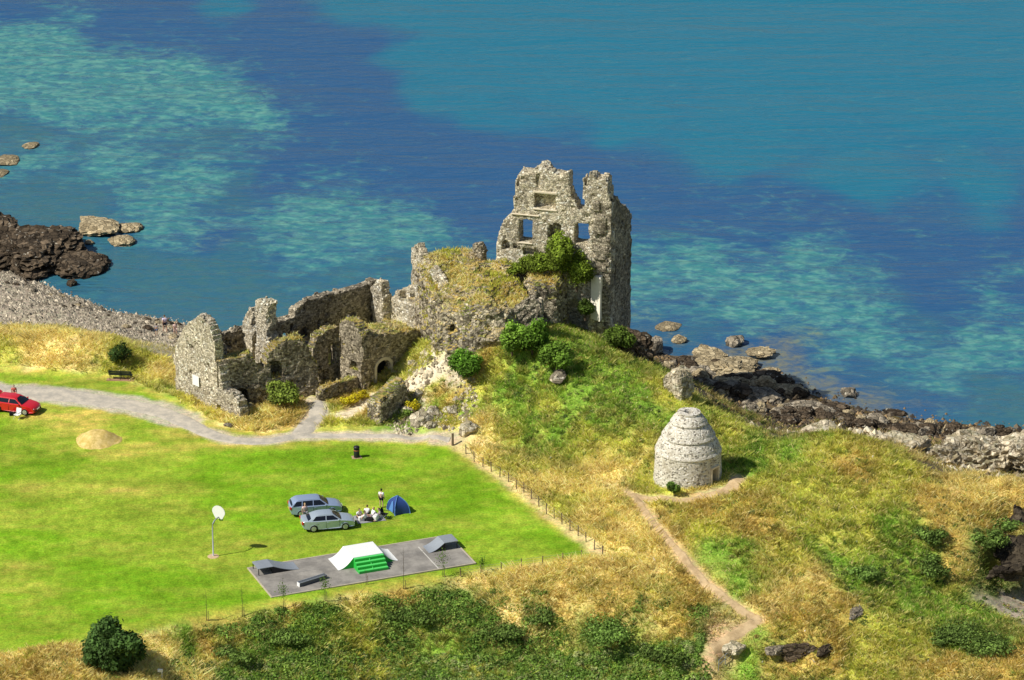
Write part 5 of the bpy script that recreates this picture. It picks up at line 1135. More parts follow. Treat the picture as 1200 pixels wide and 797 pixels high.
P, yw = carpos((-3, 482.5), (30, 487)); car('red hatchback with its tailgate raised beside the gravel road', P, yw, M['red'], 'hatch', 'cars parked on the grass', True)
# ---------------------------------------------------------------- people
SKIN = plain('skin', (.55, .34, .24), .7, .3, .06); HAIR = [plain('dark_hair', (.03, .02, .015), .8, .2), plain('brown_hair', (.12, .07, .035), .8, .2), plain('fair_hair', (.40, .29, .13), .8, .2)]
CL = {'white': plain('white_cotton', (.80, .79, .77), .9, .1, .06), 'navy': plain('navy_cotton', (.02, .025, .05), .9, .1), 'black': plain('black_cotton', (.015, .015, .017), .9, .1), 'pink': plain('pale_pink_cotton', (.75, .55, .50), .9, .1), 'lilac': plain('lilac_cotton', (.66, .58, .74), .9, .1), 'grey': plain('grey_cotton', (.30, .30, .32), .9, .1), 'red': plain('coral_cotton', (.65, .16, .12), .9, .1), 'blue': plain('blue_denim', (.07, .11, .20), .9, .1)}
def skin(verts, edges, radii, sub=1):
    me = bpy.data.meshes.new('sk'); me.from_pydata([tuple(v) for v in verts], edges, [])
    o = bpy.data.objects.new('sk', me); COL.objects.link(o)
    m = o.modifiers.new('s', 'SKIN'); m.use_smooth_shade = True
    lay = me.skin_vertices[0] if me.skin_vertices else None
    for i, r in enumerate(radii): lay.data[i].radius = (r, r) if not isinstance(r, tuple) else r; lay.data[i].use_root = (i == 0)
    m2 = o.modifiers.new('u', 'SUBSURF'); m2.levels = sub
    dg = bpy.context.evaluated_depsgraph_get(); ev = o.evaluated_get(dg); em = ev.to_mesh()
    V = [v.co[:] for v in em.vertices]; Fc = [tuple(p.vertices) for p in em.polygons]; ev.to_mesh_clear()
    bpy.data.objects.remove(o); return V, Fc
def person(P, yaw, hgt, pose, top, bottom, hair, label, group=None, dress=False, bare=False):
    root = empty('person', tuple(P), yaw, label, 'person', group); s = hgt / 1.75
    if pose == 'stand':
        J = dict(pel=(0, 0, .95), che=(0, .02, 1.25), nec=(0, .01, 1.46), hea=(0, -.02, 1.53), shL=(.18, .01, 1.41), elL=(.25, .03, 1.13), wrL=(.26, -.07, .89), hipL=(.10, 0, .90), knL=(.115, -.02, .50), anL=(.12, .03, .09), toL=(.14, -.13, .035))
        m = lambda v: (-v[0], v[1], v[2])
        for k in ('sh', 'el', 'wr', 'hip', 'kn', 'an', 'to'): J[k + 'R'] = m(J[k + 'L'])
    elif pose == 'walk':
        J = dict(pel=(0, 0, .94), che=(0, -.01, 1.24), nec=(0, -.03, 1.45), hea=(0, -.06, 1.52), shL=(.18, 0, 1.40), elL=(.24, .14, 1.15), wrL=(.24, .10, .91), shR=(-.18, -.02, 1.40), elR=(-.24, -.12, 1.14), wrR=(-.20, -.30, .98), hipL=(.10, 0, .89), knL=(.11, -.16, .52), anL=(.11, -.12, .09), toL=(.12, -.28, .04), hipR=(-.10, 0, .89), knR=(-.11, .05, .50), anR=(-.11, .28, .14), toR=(-.12, .16, .04))
    elif pose == 'sit':
        J = dict(pel=(0, 0, .12), che=(0, -.05, .42), nec=(0, -.10, .62), hea=(0, -.14, .69), shL=(.18, -.07, .58), elL=(.25, -.14, .32), wrL=(.18, -.34, .28), shR=(-.18, -.07, .58), elR=(-.26, -.10, .32), wrR=(-.20, -.32, .24), hipL=(.10, -.05, .11), knL=(.22, -.38, .36), anL=(.14, -.62, .08), toL=(.15, -.78, .035), hipR=(-.10, -.05, .11), knR=(-.24, -.36, .30), anR=(-.10, -.58, .07), toR=(-.08, -.74, .035))
    else:   # legs stretched out, leaning back on the hands
        J = dict(pel=(0, 0, .12), che=(0, .10, .40), nec=(0, .15, .60), hea=(0, .13, .68), shL=(.19, .13, .55), elL=(.26, .30, .32), wrL=(.26, .36, .06), shR=(-.19, .13, .55), elR=(-.26, .28, .32), wrR=(-.27, .36, .06), hipL=(.10, -.05, .11), knL=(.13, -.46, .17), anL=(.13, -.86, .08), toL=(.15, -.92, .20), hipR=(-.10, -.05, .11), knR=(-.14, -.44, .24), anR=(-.12, -.82, .08), toR=(-.13, -.90, .18))
    ks = ['pel', 'che', 'nec', 'hea', 'shL', 'elL', 'wrL', 'shR', 'elR', 'wrR', 'hipL', 'knL', 'anL', 'toL', 'hipR', 'knR', 'anR', 'toR']
    R = dict(pel=.125, che=.135, nec=.062, hea=.06, sh=.066, el=.046, wr=.032, hip=.092, kn=.062, an=.042, to=.036)
    rr = [R.get(k, R.get(k[:-1])) for k in ks]; I = {k: i for i, k in enumerate(ks)}
    E = [('pel', 'che'), ('che', 'nec'), ('nec', 'hea'), ('che', 'shL'), ('shL', 'elL'), ('elL', 'wrL'), ('che', 'shR'), ('shR', 'elR'), ('elR', 'wrR'), ('pel', 'hipL'), ('hipL', 'knL'), ('knL', 'anL'), ('anL', 'toL'), ('pel', 'hipR'), ('hipR', 'knR'), ('knR', 'anR'), ('anR', 'toR')]
    V, Fc = skin([J[k] for k in ks], [(I[a], I[b]) for a, b in E], rr)
    mb = MB().add(V, Fc)
    # head with nose, chin and ears; hands with palm, four fingers and thumb
    hc = Vector(J['hea']) + Vector((0, -.02, .12)); HV, HF = ICO[3]; hv = []
    for x, y, z in HV:
        q = Vector((x * .078, y * .098, z * .118))
        if z < -.3: q.x *= 1 + .35 * (z + .3); q.y -= .012
        if y < -.8 and abs(x) < .25 and -.25 < z < .15: q.y -= .022
        hv.append(q + hc)
    mb.add(hv, [tuple(f) for f in HF])
    for sg in (-1, 1): mb.box(hc + Vector((sg * .08, .005, -.005)), (.014, .03, .055))
    for sd_ in 'LR':
        w = Vector(J['wr' + sd_]); d = (w - Vector(J['el' + sd_])).normalized(); sx_ = 1 if sd_ == 'L' else -1
        sidev = Vector((0, -1, 0)); sidev = (sidev - d * sidev.dot(d)).normalized(); nrm_ = d.cross(sidev)
        mb.tube([w, w + d * .045, w + d * .085], [.030, .038, .036], 8)
        for k, ln in enumerate((.066, .076, .070, .055)):
            o_ = sidev * (.028 - .019 * k); b0 = w + d * .075 + o_; mb.tube([b0, b0 + d * ln * .55 + nrm_ * .006 * sx_, b0 + d * ln * .9 + nrm_ * .022 * sx_], [.0095, .0088, .007], 6)
        b0 = w + d * .03 + sidev * .03; mb.tube([b0, b0 + d * .03 + sidev * .025, b0 + d * .06 + sidev * .03], [.012, .0105, .008], 6)
    sc_ = lambda mb_: [(x * s, y * s, z * s) for x, y, z in mb_.v]
    mb.v = sc_(mb); mb.build('body', SKIN, root, True)
    if not bare:
        tk = ['che', 'pel', 'nec', 'shL', 'shR']; pts = [Vector(J['che']), Vector(J['pel']) * (1 - .0) , Vector(J['che']).lerp(Vector(J['nec']), .72), Vector(J['shL']), Vector(J['shR']), Vector(J['shL']).lerp(Vector(J['elL']), .62), Vector(J['shR']).lerp(Vector(J['elR']), .62)]
        V, Fc = skin(pts, [(0, 1), (0, 2), (0, 3), (0, 4), (3, 5), (4, 6)], [.165, .155, .085, .088, .088, .070, .070]); o = MB().add(V, Fc); o.v = sc_(o); o.build('dress' if dress else 'shirt', CL[top], root, True)
    f = .55 if not dress else .8
    pts = [Vector(J['pel']), Vector(J['hipL']), Vector(J['hipR']), Vector(J['hipL']).lerp(Vector(J['knL']), f), Vector(J['hipR']).lerp(Vector(J['knR']), f)]
    V, Fc = skin(pts, [(0, 1), (0, 2), (1, 3), (2, 4)], [.150, .115, .115, .098, .098]); o = MB().add(V, Fc); o.v = sc_(o); o.build('skirt' if dress else 'shorts', CL[bottom], root, True)
    hv = []; hf = []
    for x, y, z in HV: hv.append(Vector((x * .086, y * .105 + .008, z * .126)) + hc + Vector((0, .006, .006)))
    for fc in HF:
        c = HV[fc].mean(0)
        if c[2] > .45 or (c[1] > -.1 and c[2] > -.45): hf.append(tuple(fc))
    o = MB().add(hv, hf); o.v = sc_(o); o.build('hair', HAIR[hair], root, True)
    o = MB()
    for sg in (-1, 1): o.lathe([(.002, -.01), (.011, 0), (.002, .01)], 6, hc + Vector((sg * .03, -.092, .008)))
    o.v = sc_(o); o.build('eyes', M['black'], root)
    return root
person(drop(193.5, 389), rad(200), 1.75, 'walk', 'lilac', 'navy', 1, 'tallest person walking on the pebble beach in a pale top and dark shorts', 'people walking on the beach')
person(drop(183.5, 393), rad(170), 1.2, 'stand', 'grey', 'blue', 0, 'small child in grey standing on the beach left of the adult', 'people walking on the beach')
person(drop(205.5, 394), rad(20), 1.5, 'walk', 'pink', 'pink', 2, 'girl in a pale pink dress walking on the beach by the gable', 'people walking on the beach', dress=True)
person(drop(447, 595), rad(160), 1.72, 'stand', 'white', 'black', 0, 'person in a white T-shirt and dark shorts standing beside the tent')
person(drop(357.5, 611.5), rad(30), 1.7, 'stand', 'pink', 'grey', 2, 'person in a pale pink top standing at the boot of the silver saloon')
person(drop(17, 471), rad(10), 1.65, 'stand', 'red', 'red', 1, 'person in a coral top standing behind the red hatchback')
for i, (px, py, yw, ps, tp, bt, hr, lb) in enumerate(((420.5, 607, 30, 'sit', 'white', 'navy', 0, 'leftmost seated picnicker in white with dark shorts and dark hair'), (430, 604, 170, 'sit', 'white', 'black', 1, 'brown haired picnicker in white seated at the back of the circle'), (436.5, 606, -60, 'lean', 'white', 'grey', 2, 'fair haired picnicker in white leaning back on the hands'), (429, 610, 75, 'lean', 'white', 'black', 0, 'picnicker in white stretched out in front of the circle'), (446, 606.5, -80, 'sit', 'grey', 'white', 0, 'rightmost seated picnicker in grey with white shorts'))):
    person(drop(px, py), rad(yw), 1.7, ps, tp, bt, hr, lb, 'people picnicking on the lawn')

# ---------------------------------------------------------------- picnic things, tent
def small(name, px, py, rz, label, cat, group=None):
    p = drop(px, py); return empty(name, (p[0], p[1], p[2] + .005), rz, label, cat, group)
r = small('picnic_blanket', 433, 607.5, .3, 'pale picnic blanket spread under the seated group', 'blanket')
mb = MB(); n = 12; vs = [((i / (n - 1) - .5) * 2.4, (j / (n - 1) - .5) * 1.7, .018 + .012 * math.sin(i * 2.1 + j) * math.cos(j * 1.7)) for j in range(n) for i in range(n)]
mb.add(vs, [(j * n + i, j * n + i + 1, (j + 1) * n + i + 1, (j + 1) * n + i) for j in range(n - 1) for i in range(n - 1)]).build('cloth', CL['grey'], r)
def bag(px, py, rz, col, label, s=1.):
    r = small('bag', px, py, rz, label, 'bag')
    MB().box((0, 0, .16 * s), (.46 * s, .26 * s, .32 * s)).build('body', CL[col], r, bevel=.06 * s)
    MB().tube([(-.13 * s, 0, .30 * s), (-.11 * s, 0, .44 * s), (.11 * s, 0, .44 * s), (.13 * s, 0, .30 * s)], .014 * s, 6).build('handle', M['trim'], r)
bag(424, 610, .4, 'white', 'white bag lying by the leftmost picnicker', 1.2); bag(440.5, 609.5, 1.2, 'white', 'big white bag in front of the picnic circle', 1.5); bag(434, 611, -.3, 'black', 'black bag at the near edge of the picnic', 1.1)
bag(14, 487, .2, 'black', 'black bag on the grass beside the red hatchback')
def chair(px, py, rz, label, col):
    r = small('folding_chair', px, py, rz, label, 'chair')
    MB().box((0, 0, .42), (.52, .46, .03)).build('seat', CL[col], r, bevel=.01)
    MB().box((0, .26, .70), (.52, .03, .50), M=Matrix.Rotation(rad(-14), 3, 'X')).build('backrest', CL[col], r, bevel=.01)
    for sx_ in (-1, 1):
        MB().tube([(sx_ * .27, -.25, 0), (sx_ * .27, .22, .44), (sx_ * .27, .34, .95)], .014, 6).build('leg', M['galv'], r)
        MB().tube([(sx_ * .27, .27, 0), (sx_ * .27, -.22, .44), (sx_ * .27, -.22, .64)], .014, 6).build('leg', M['galv'], r)
        MB().box((sx_ * .28, 0, .64), (.05, .48, .025)).build('armrest', M['trim'], r)
chair(20.5, 491, -.5, 'white folding chair on the grass beside the red hatchback', 'white')
chair(451, 608, 1.2, 'dark folding chair at the right end of the picnic', 'black')
tc = [drop(*q) for q in ((453.5, 597), (463, 604.5), (480.5, 601.5), (470.5, 594))]; cen = np.mean(tc, 0)
r = empty('tent', tuple(cen), 0, 'small blue dome tent pitched on the lawn by the picnic', 'tent')
apex = Vector((-.05, 0, 1.42)); co_ = [Vector(q - cen) for q in tc]
TB = [plain('blue_nylon', (.025, .06, .22), .6, .3), plain('light_blue_nylon', (.09, .22, .50), .6, .3)]
def rib(a, k): return a.lerp(apex, k) + Vector((a.x, a.y, 0)).normalized() * .30 * math.sin(k * math.pi) * (1 - .3 * k) + Vector((0, 0, .16 * math.sin(k * math.pi)))
for i in range(4):
    a, b = co_[i], co_[(i + 1) % 4]; mb = MB(); vs = []; n = 9; m = 7
    for k in range(n):
        ka = k / (n - 1); p, q = rib(a, ka), rib(b, ka)
        for j in range(m): u = j / (m - 1); v = p.lerp(q, u); v -= Vector((v.x, v.y, 0)).normalized() * .10 * math.sin(u * math.pi) * (1 - ka); vs.append(v)
    mb.add(vs, [(k * m + j, k * m + j + 1, (k + 1) * m + j + 1, (k + 1) * m + j) for k in range(n - 1) for j in range(m - 1)])
    o = mb.build('panel', TB[1] if i == 3 else TB[0], r, True)
    if i == 0:
        mm = MB(); pts = [rib(a, .08).lerp(rib(b, .08), .25), rib(a, .08).lerp(rib(b, .08), .75), rib(a, .55).lerp(rib(b, .55), .62), rib(a, .62).lerp(rib(b, .62), .5), rib(a, .55).lerp(rib(b, .55), .38)]
        off = Vector(((a + b).x, (a + b).y, 0)).normalized() * .03; mm.add([p + off for p in pts], [(0, 1, 2, 3, 4)]).build('door', TB[1], o)
    MB().tube([rib(co_[i], k / 10) * 1.015 for k in range(11)], .035, 6).build('pole_sleeve', TB[1], r, True)

# ---------------------------------------------------------------- basketball hoop, bin, bench, mound
hp_ = drop(250, 652); bn = Vector((.5, .866, 0)); bt_ = Vector((.866, -.5, 0))
r = empty('basketball_hoop', tuple(hp_), 0, 'white fan shaped basketball board on a bent galvanised pole in the lawn', 'basketball hoop')
MB().tube([(0, 0, -.1), (0, 0, 2.55), (.04, .06, 2.85), (.16, .26, 3.06), (.34, .58, 3.14), (.46, .80, 3.14)], [.06, .058, .056, .054, .052, .05], 10).build('pole', M['galv'], r, True)
MB().lathe([(.48, 0), (.45, .03), (.1, .05)], 20).build('base', plain('bare_earth_ring', (.55, .40, .24), .95, .1, .3), r)
bc = Vector((.47, .82, 3.42)); mb = MB(); out = []
for q in np.linspace(-.25, math.pi + .25, 22): out.append((.62 * math.cos(q), .18 + .52 * math.sin(q)))
out += [(-.34, -.42), (.34, -.42)]
n = len(out); mb.add([bc + bt_ * u + Vector((0, 0, v)) + bn * d for d in (-.02, .02) for u, v in out], [tuple(range(n)), tuple(reversed(range(n, 2 * n)))] + [(i, i + n, (i + 1) % n + n, (i + 1) % n) for i in range(n)]).build('backboard', M['white'], r)
rc = bc + bn * .32 + Vector((0, 0, -.30)); ring_ = [rc + (bt_ * math.cos(q) + bn * math.sin(q)) * .23 for q in np.linspace(0, 2 * math.pi, 21)]
rm = MB().tube(ring_, .014, 6).build('rim', plain('orange_rim', (.55, .12, .02), .6), r)
mb = MB()
for k in range(12):
    q = k * 2 * math.pi / 12
    for dq in (-.35, .35): mb.tube([rc + (bt_ * math.cos(q) + bn * math.sin(q)) * .23, rc + (bt_ * math.cos(q + dq) + bn * math.sin(q + dq)) * .17 + Vector((0, 0, -.22)), rc + (bt_ * math.cos(q) + bn * math.sin(q)) * .13 + Vector((0, 0, -.42))], .012, 4)
mb.build('net', plain('green_net', (.02, .16, .06), .8), rm)
p = drop(418, 536); r = empty('litter_bin', tuple(p), .2, 'black litter bin standing alone on the lawn below the path', 'litter bin')
MB().lathe([(.24, 0), (.25, .03), (.265, .72), (.25, .74)], 20).build('body', M['black'], r, True)
MB().lathe([(.20, .74), (.20, .86)], 16).build('opening', M['trim'], r); MB().lathe([(.27, .86), (.275, .92), (.25, 1.02), (.12, 1.08)], 20).build('lid', M['black'], r, True); MB().lathe([(.268, .66), (.275, .67), (.275, .715), (.268, .72)], 20).build('band', plain('orange_band', (.50, .16, .03), .6), r)
MB().box((0, 0, .01), (.85, .7, .04)).build('base', plain('worn_earth', (.42, .30, .18), .95, .1, .3), r)
p = drop(141, 445.5); r = empty('bench', tuple(p), rad(-6), 'dark park bench on the grass strip facing the sea', 'bench'); BK = plain('dark_green_slats', (.025, .035, .032), .7, .3)
for k in range(4): MB().box((0, .12 + k * .11, .45), (2.15, .09, .035)).build('seat_slat', BK, r, bevel=.006)
for k in range(4): MB().box((0, -.02 - k * .035, .56 + k * .115), (2.15, .03, .09), M=Matrix.Rotation(rad(15), 3, 'X')).build('back_slat', BK, r, bevel=.006)
for x in (-.95, 0, .95):
    MB().tube([(x, .46, -.02), (x, .46, .43), (x, 0, .43), (x, -.04, -.02)], .035, 6).build('leg', BK, r)
    MB().tube([(x, 0, .43), (x, -.16, .95)], .03, 6).build('back_support', BK, r)
    MB().tube([(x, -.08, .66), (x, .2, .68), (x, .44, .66), (x, .46, .43)], .025, 6).build('armrest', BK, r)
MB().box((0, .2, .015), (2.5, .9, .04)).build('base', plain('worn_ground', (.36, .22, .13), .95, .1, .35), r)
p = at(115, 516, 0.0); V = []; nr, na = 16, 72
mt = NT('dry_turf_mound'); pp = mt.coord(); nn_ = mt.noise(pp, 2.2, 6, .7)
M['moundm'] = mt.fin(mt.bsdf(mt.mix(mt.ss(nn_, .35, .68), lin(190, 166, 92), lin(226, 200, 134)), .95, .05, mt.bump(mt.noise(pp, 9, 4), .5, .08)))
for i in range(nr + 1):
    s_ = i / nr
    for k in range(na):
        q = k * 2 * math.pi / na; rr_ = 2.15 * s_ * (1 + .06 * math.sin(3 * q + 1)); hgt = .75 * (1 - sstep(.25, 1.0, np.array(s_))) * 1.0 - .04 + .05 * float(vn(np.array(rr_ * math.cos(q) * 2), np.array(rr_ * math.sin(q) * 2), seed=3))
        V.append((rr_ * math.cos(q), rr_ * math.sin(q) * 1.05, float(hgt) - (.15 if i == nr else 0)))
Fc = [(i * na + k, (i + 1) * na + k, (i + 1) * na + (k + 1) % na, i * na + (k + 1) % na) for i in range(nr) for k in range(na)]
tag(mesh_obj('earth_mound', V, Fc, M['moundm'], loc=(p[0], p[1], float(hz(p[0], p[1])) + .02), smooth=True), 'low round mound of dry turf on the lawn near the road', 'mound')

# ---------------------------------------------------------------- skate park
A_, B_ = drop(319, 700), drop(556, 661); e1 = (B_ - A_); LP = np.linalg.norm(e1[:2]); e1 = e1 / np.linalg.norm(e1[:2]); ang = math.atan2(e1[1], e1[0]); e2 = np.array([-e1[1], e1[0], 0])
WP = 5.9
r = empty('skate_pad', (A_[0], A_[1], .03), ang, 'grey tarmac skate pad with pale concrete edging on the lawn', 'skate pad')
t = NT('tarmac'); p = t.coord(); c = t.mix(t.ss(t.noise(p, .5, 5, .65), .35, .68), lin(122, 118, 112), lin(158, 153, 144)); c = t.mix(1., c, t.mix(t.noise(p, 22, 3), (.8,) * 3, (1.2,) * 3), 'MULTIPLY'); TM = t.fin(t.bsdf(c, .9, .2))
n1, n2 = 40, 14
MB().add([(LP * i / n1, WP * j / n2, .04) for j in range(n2 + 1) for i in range(n1 + 1)] + [(0, 0, -.2), (LP, 0, -.2), (LP, WP, -.2), (0, WP, -.2)], [(j * (n1 + 1) + i, j * (n1 + 1) + i + 1, (j + 1) * (n1 + 1) + i + 1, (j + 1) * (n1 + 1) + i) for j in range(n2) for i in range(n1)]).build('surface', TM, r)
KM = plain('concrete_edging', (.46, .40, .30), .9, .1, .3, 3)
for c_, d_ in (((LP / 2, -.06, 0), (LP + .24, .12, .13)), ((LP / 2, WP + .06, 0), (LP + .24, .12, .13)), ((-.06, WP / 2, 0), (.12, WP, .128)), ((LP + .06, WP / 2, 0), (.12, WP, .128))): MB().box(c_, d_).build('kerb', KM, r, bevel=.01)
WL = plain('faded_line', (.55, .53, .47), .9, .1, .4, 4)
MB().box((LP - 3.1, WP * .40, .0445), (.09, WP * .78, .003)).build('line', WL, r); MB().box((LP * .45, WP * .62, .0445), (LP * .8, .05, .003)).build('line', plain('seam', (.28, .27, .25), .9, .1, .4, 3), r)
def padloc(px, py):
    q = drop(px, py); d = q - A_; return float(d @ e1), float(d @ e2)
def padobj(name, px, py, rz, label, cat='skate ramp', group='skate ramps'):
    q = drop(px, py); return empty(name, (q[0], q[1], .075), ang + rz, label, cat, group)
def profile_ramp(root, prof, w, mat, name, thick=.03):
    """sheet bent along a profile (x, z), width w along y"""
    mb = MB(); m = len(prof); vs = [(x, y, z - d) for d in (0, thick) for y in (0, w) for x, z in prof]; fs = []
    for i in range(m - 1): fs += [(i, i + 1, m + i + 1, m + i), (2 * m + i, 3 * m + i, 3 * m + i + 1, 2 * m + i + 1), (i, 2 * m + i, 2 * m + i + 1, i + 1), (m + i, m + i + 1, 3 * m + i + 1, 3 * m + i)]
    fs += [(0, m, 3 * m, 2 * m), (m - 1, 3 * m - 1, 4 * m - 1, 2 * m - 1)]
    return mb.add(vs, fs).build(name, mat, root)
GRN = plain('green_paint', (.03, .46, .06), .5, .4, .12); WHT = plain('white_ramp_sheet', (.80, .81, .78), .5, .4, .08); GR2 = plain('pale_green_paint', (.10, .62, .14), .5, .4, .12); STL = plain('grey_ramp_sheet', (.34, .37, .40), .45, .5, .12, 2, .3)
# funbox: local x along the pad, y away from the camera, origin at the near left deck corner on the ground
dq = at(414, 654, .95); fbx = empty('funbox_ramp', (dq[0], dq[1], .075), ang, 'white funbox with curved side ramps and bright green steps', 'skate ramp', 'skate ramps')
DH, DW, DL = .90, 2.55, 2.45
dk = MB().box((DW / 2, DL / 2, DH - .03), (DW, DL, .06)).build('deck', WHT, fbx, bevel=.01)
cv_ = [(-1.25 * (1 - math.cos(q) * 1.0) if False else -1.3 + 1.3 * s_, .015 + (DH - .01) * (s_ ** 1.9)) for q, s_ in ((0, k / 12) for k in range(13))]
profile_ramp(fbx, cv_, DL, WHT, 'left_transition'); profile_ramp(fbx, [(DW - x, z) for x, z in reversed(cv_)], DL, WHT, 'right_transition')
for sgn, pts in ((0, cv_), (1, [(DW - x, z) for x, z in reversed(cv_)])):
    for y in (.02, DL - .02):
        f_ = [(x, y, z - .035) for x, z in pts] + [((pts[-1] if not sgn else pts[0])[0], y, 0)]
        MB().add(f_, [tuple(range(len(f_)))]).build('side_panel', GRN, fbx)
MB().box((DW / 2, DL - .03, DH / 2 - .04), (DW, .04, DH - .08)).build('side_panel', GRN, fbx); MB().box((DW / 2, .05, DH / 2 - .04), (DW, .04, DH - .08)).build('side_panel', GRN, fbx)
NS = 4
for k in range(NS):
    hgt = DH * (NS - k) / (NS + 0.0) * .97 - .02; y0 = -.34 * k
    MB().box((DW / 2, y0 - .17, hgt / 2), (DW - .04 - .002 * k, .336, hgt)).build('step', GRN, fbx); MB().box((DW / 2, y0 - .15, hgt + .012), (DW - .05, .26, .02)).build('tread', GR2, fbx)
MB().box((DW / 2, -.68, .52), (.05, 1.36, .05), M=Matrix.Rotation(rad(32), 3, 'X')).build('hubba_rail', GR2, fbx)
# launch ramps
def launch(px, py, hgt, lf, lr, w, flip, label):
    r = padobj('launch_ramp', px, py, 0, label); s_ = -1 if flip else 1
    pr = [(s_ * x, z) for x, z in ((0, hgt - .02), (.25, hgt), (lf, hgt))] + [(s_ * (lf + lr * k / 10), .015 + hgt * (1 - k / 10) ** 1.7) for k in range(1, 11)]
    if flip: pr = pr[::-1]
    profile_ramp(r, pr, w, STL, 'riding_surface', .04)
    for x in (.08, lf - .05):
        for y in (.06, w - .06): MB().box((s_ * x, y, hgt / 2 - .03), (.06, .06, hgt - .08)).build('leg', M['trim'], r)
    for y in (.03, w - .03):
        f_ = [(x, y, z - .042) for x, z in (pr if not flip else pr[::-1]) if abs(x) >= lf - .01]; f_ += [(s_ * lf, y, 0.0)]
        MB().add(f_, [tuple(range(len(f_)))]).build('side_panel', M['trim'], r)
    MB().box((s_ * lf, w / 2, hgt / 2 - .03), (.03, w - .1, hgt - .1)).build('back_panel', M['trim'], r)
    return r
launch(302.5, 676, .62, 1.3, 2.2, 1.55, False, 'grey metal launch ramp on the left end of the skate pad')
launch(537, 644, .68, 1.2, 1.35, 1.5, True, 'grey metal launch ramp on the right end of the skate pad')
a, b = drop(351, 689), drop(383, 679); L_ = float(np.linalg.norm((b - a)[:2])); r = empty('grind_box', (a[0], a[1], .075), math.atan2(b[1] - a[1], b[0] - a[0]), 'low dark grind box with steel edges lying on the skate pad', 'grind box')
MB().box((L_ / 2, .15, .17), (L_, .36, .33)).build('body', plain('dark_grey_sheet', (.09, .10, .11), .5, .4), r, bevel=.01); MB().box((0, .15, .17), (.02, .37, .345)).build('end_plate', M['white'], r)
for y in (-.03, .33): MB().box((L_ / 2, y, .33), (L_ - .02, .05, .05)).build('edge_rail', STL, r)

# ---------------------------------------------------------------- fences, posts, saplings, rail
def fence(pts, n, hgt, rr, label, wires=(.35, .62, .88), lean=.05, sl=None):
    W_ = [drop(*p) for p in pts]; seg = [np.linalg.norm((b - a)[:2]) for a, b in zip(W_[:-1], W_[1:])]; T = sum(seg); rng = np.random.default_rng(int(T * 10))
    r = empty('post_and_wire_fence', tuple(W_[0]), 0, label, 'fence'); tops = []
    for k in range(n):
        d = T * k / (n - 1); i = 0
        while i < len(seg) - 1 and d > seg[i]: d -= seg[i]; i += 1
        q = W_[i] + (W_[i + 1] - W_[i]) * min(d / seg[i], 1); z_ = float(hz(q[0], q[1]))
        b0 = Vector((q[0], q[1], z_)) - r.location; tl = Vector((rng.uniform(-lean, lean), rng.uniform(-lean, lean), hgt * rng.uniform(.9, 1.08)))
        MB().tube([b0 - Vector((0, 0, .2)), b0 + tl], [rr, rr * .92], 7).build('post', M['wood'], r); tops.append((b0, tl))
    for wv in wires:
        MB().tube([b0 + tl * wv for b0, tl in tops], .006, 4).build('wire', M['galv'], r)
fence(((546, 532), (600, 569), (650, 608), (706, 652)), 18, .95, .045, 'wooden post and wire fence along the right edge of the lawn')
fence(((706, 652), (680, 655), (656, 660), (615, 665), (590, 669), (540, 676)), 8, .85, .045, 'thin post fence at the top of the overgrown bank below the lawn')
p = drop(530.5, 522); r = empty('gate_post', tuple(p), 0, 'stout weathered wooden post at the corner of the lawn', 'post')
MB().tube([(0, 0, -.2), (0, 0, 1.12)], [.11, .10], 9).build('post', M['wood'], r); MB().lathe([(.112, 1.06), (.12, 1.07), (.12, 1.10), (.05, 1.14)], 10).build('cap', M['wood'], r)
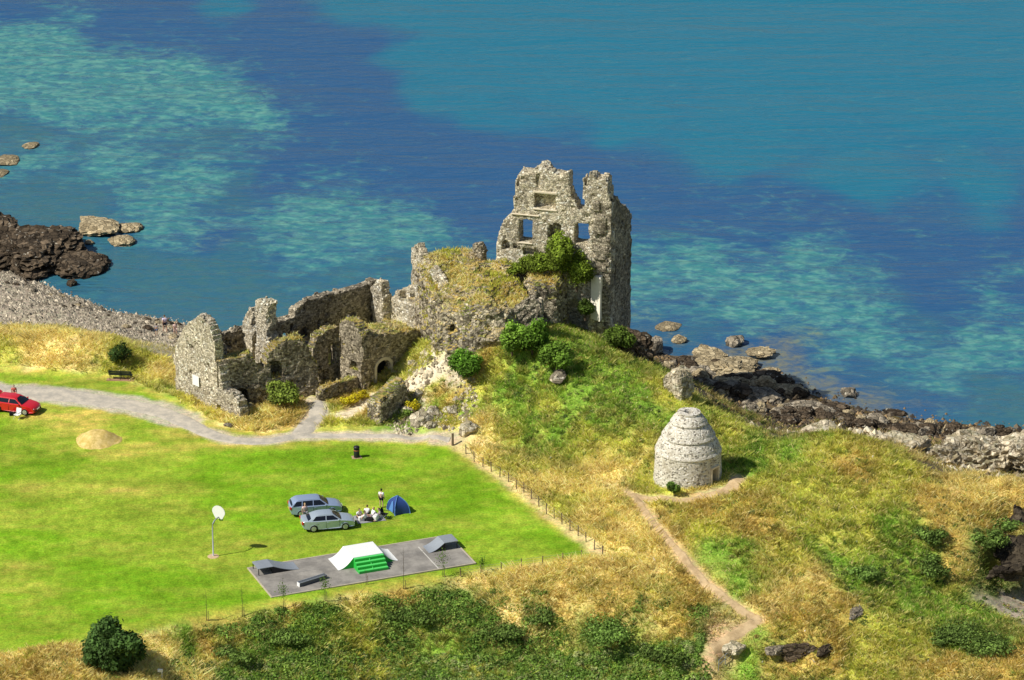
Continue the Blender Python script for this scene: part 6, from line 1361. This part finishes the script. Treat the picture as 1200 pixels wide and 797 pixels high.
def sapling(px, py, hgt, leafy, label, seed):
    p = drop(px, py); r = empty('sapling', tuple(p), 0, label, 'sapling'); rng = np.random.default_rng(seed)
    MB().tube([(0, 0, -.1), (.02, .01, hgt * .5), (0, .02, hgt)], [.028, .02, .008], 6).build('trunk', M['bark'], r)
    MB().tube([(.14, 0, -.1), (.14, 0, .8)], .025, 6).build('stake', M['wood'], r)
    if leafy:
        n = 170; P = rng.normal(0, 1, (n, 3)) * np.array([.22, .22, .38]) * leafy + np.array([0, 0, hgt * .66])
        V, Qd, Cc = leaves(P, rng.normal(0, 1, (n, 3)), .06, np.array([.12, .22, .03]) * rng.uniform(.6, 1.3, (n, 1)), rng); o = mesh_obj('crown', V, Qd, M['leaf'], r); set_col(o, Cc)
    else:
        for k in range(5): a = k * 2.4; MB().tube([(0, 0, hgt * (.4 + .1 * k)), (.22 * math.cos(a), .22 * math.sin(a), hgt * (.4 + .1 * k) + .3)], [.010, .004], 4).build('twig', M['bark'], r)
sapling(332, 713, 2.6, 1., 'leafy staked sapling below the left end of the skate pad', 1); sapling(381, 704, 2.3, .8, 'leafy staked sapling below the grind box', 2); sapling(519, 676, 2.5, 1.1, 'leafy staked sapling below the right end of the skate pad', 3)
sapling(473, 690, 3.6, 0, 'tall bare sapling below the funbox', 4); sapling(429, 685, 1.4, 0, 'short bare sapling below the green steps', 5); sapling(565, 671, 1.5, .6, 'small leafy sapling beyond the right end of the skate pad', 6); sapling(242, 727, 2.6, 0, 'tall bare sapling at the lower edge of the lawn', 7); sapling(284, 722, 2.6, 0, 'bare sapling at the lower edge of the lawn left of the skate pad', 8)
p = drop(842, 786); r = empty('handrail', tuple(p), 0, 'small grey handrail at the foot of the path in the gully', 'handrail'); q = [Vector(drop(*a) - p) for a in ((842, 786), (850, 779), (858, 773))]
for v in q: MB().tube([v, v + Vector((0, 0, .9))], .03, 6).build('post', M['galv'], r)
for k in (.5, .9): MB().tube([v + Vector((0, 0, k)) for v in q], .025, 6).build('rail', M['galv'], r)
p = drop(190, 797); r = empty('marker_post', tuple(p), 0, 'white topped marker post among the dry grass at the bottom edge', 'post')
MB().tube([(0, 0, -.2), (0, 0, .75)], .05, 8).build('post', M['white'], r); MB().box((-.12, 0, .82), (.42, .1, .26)).build('sign', M['white'], r, bevel=.03)
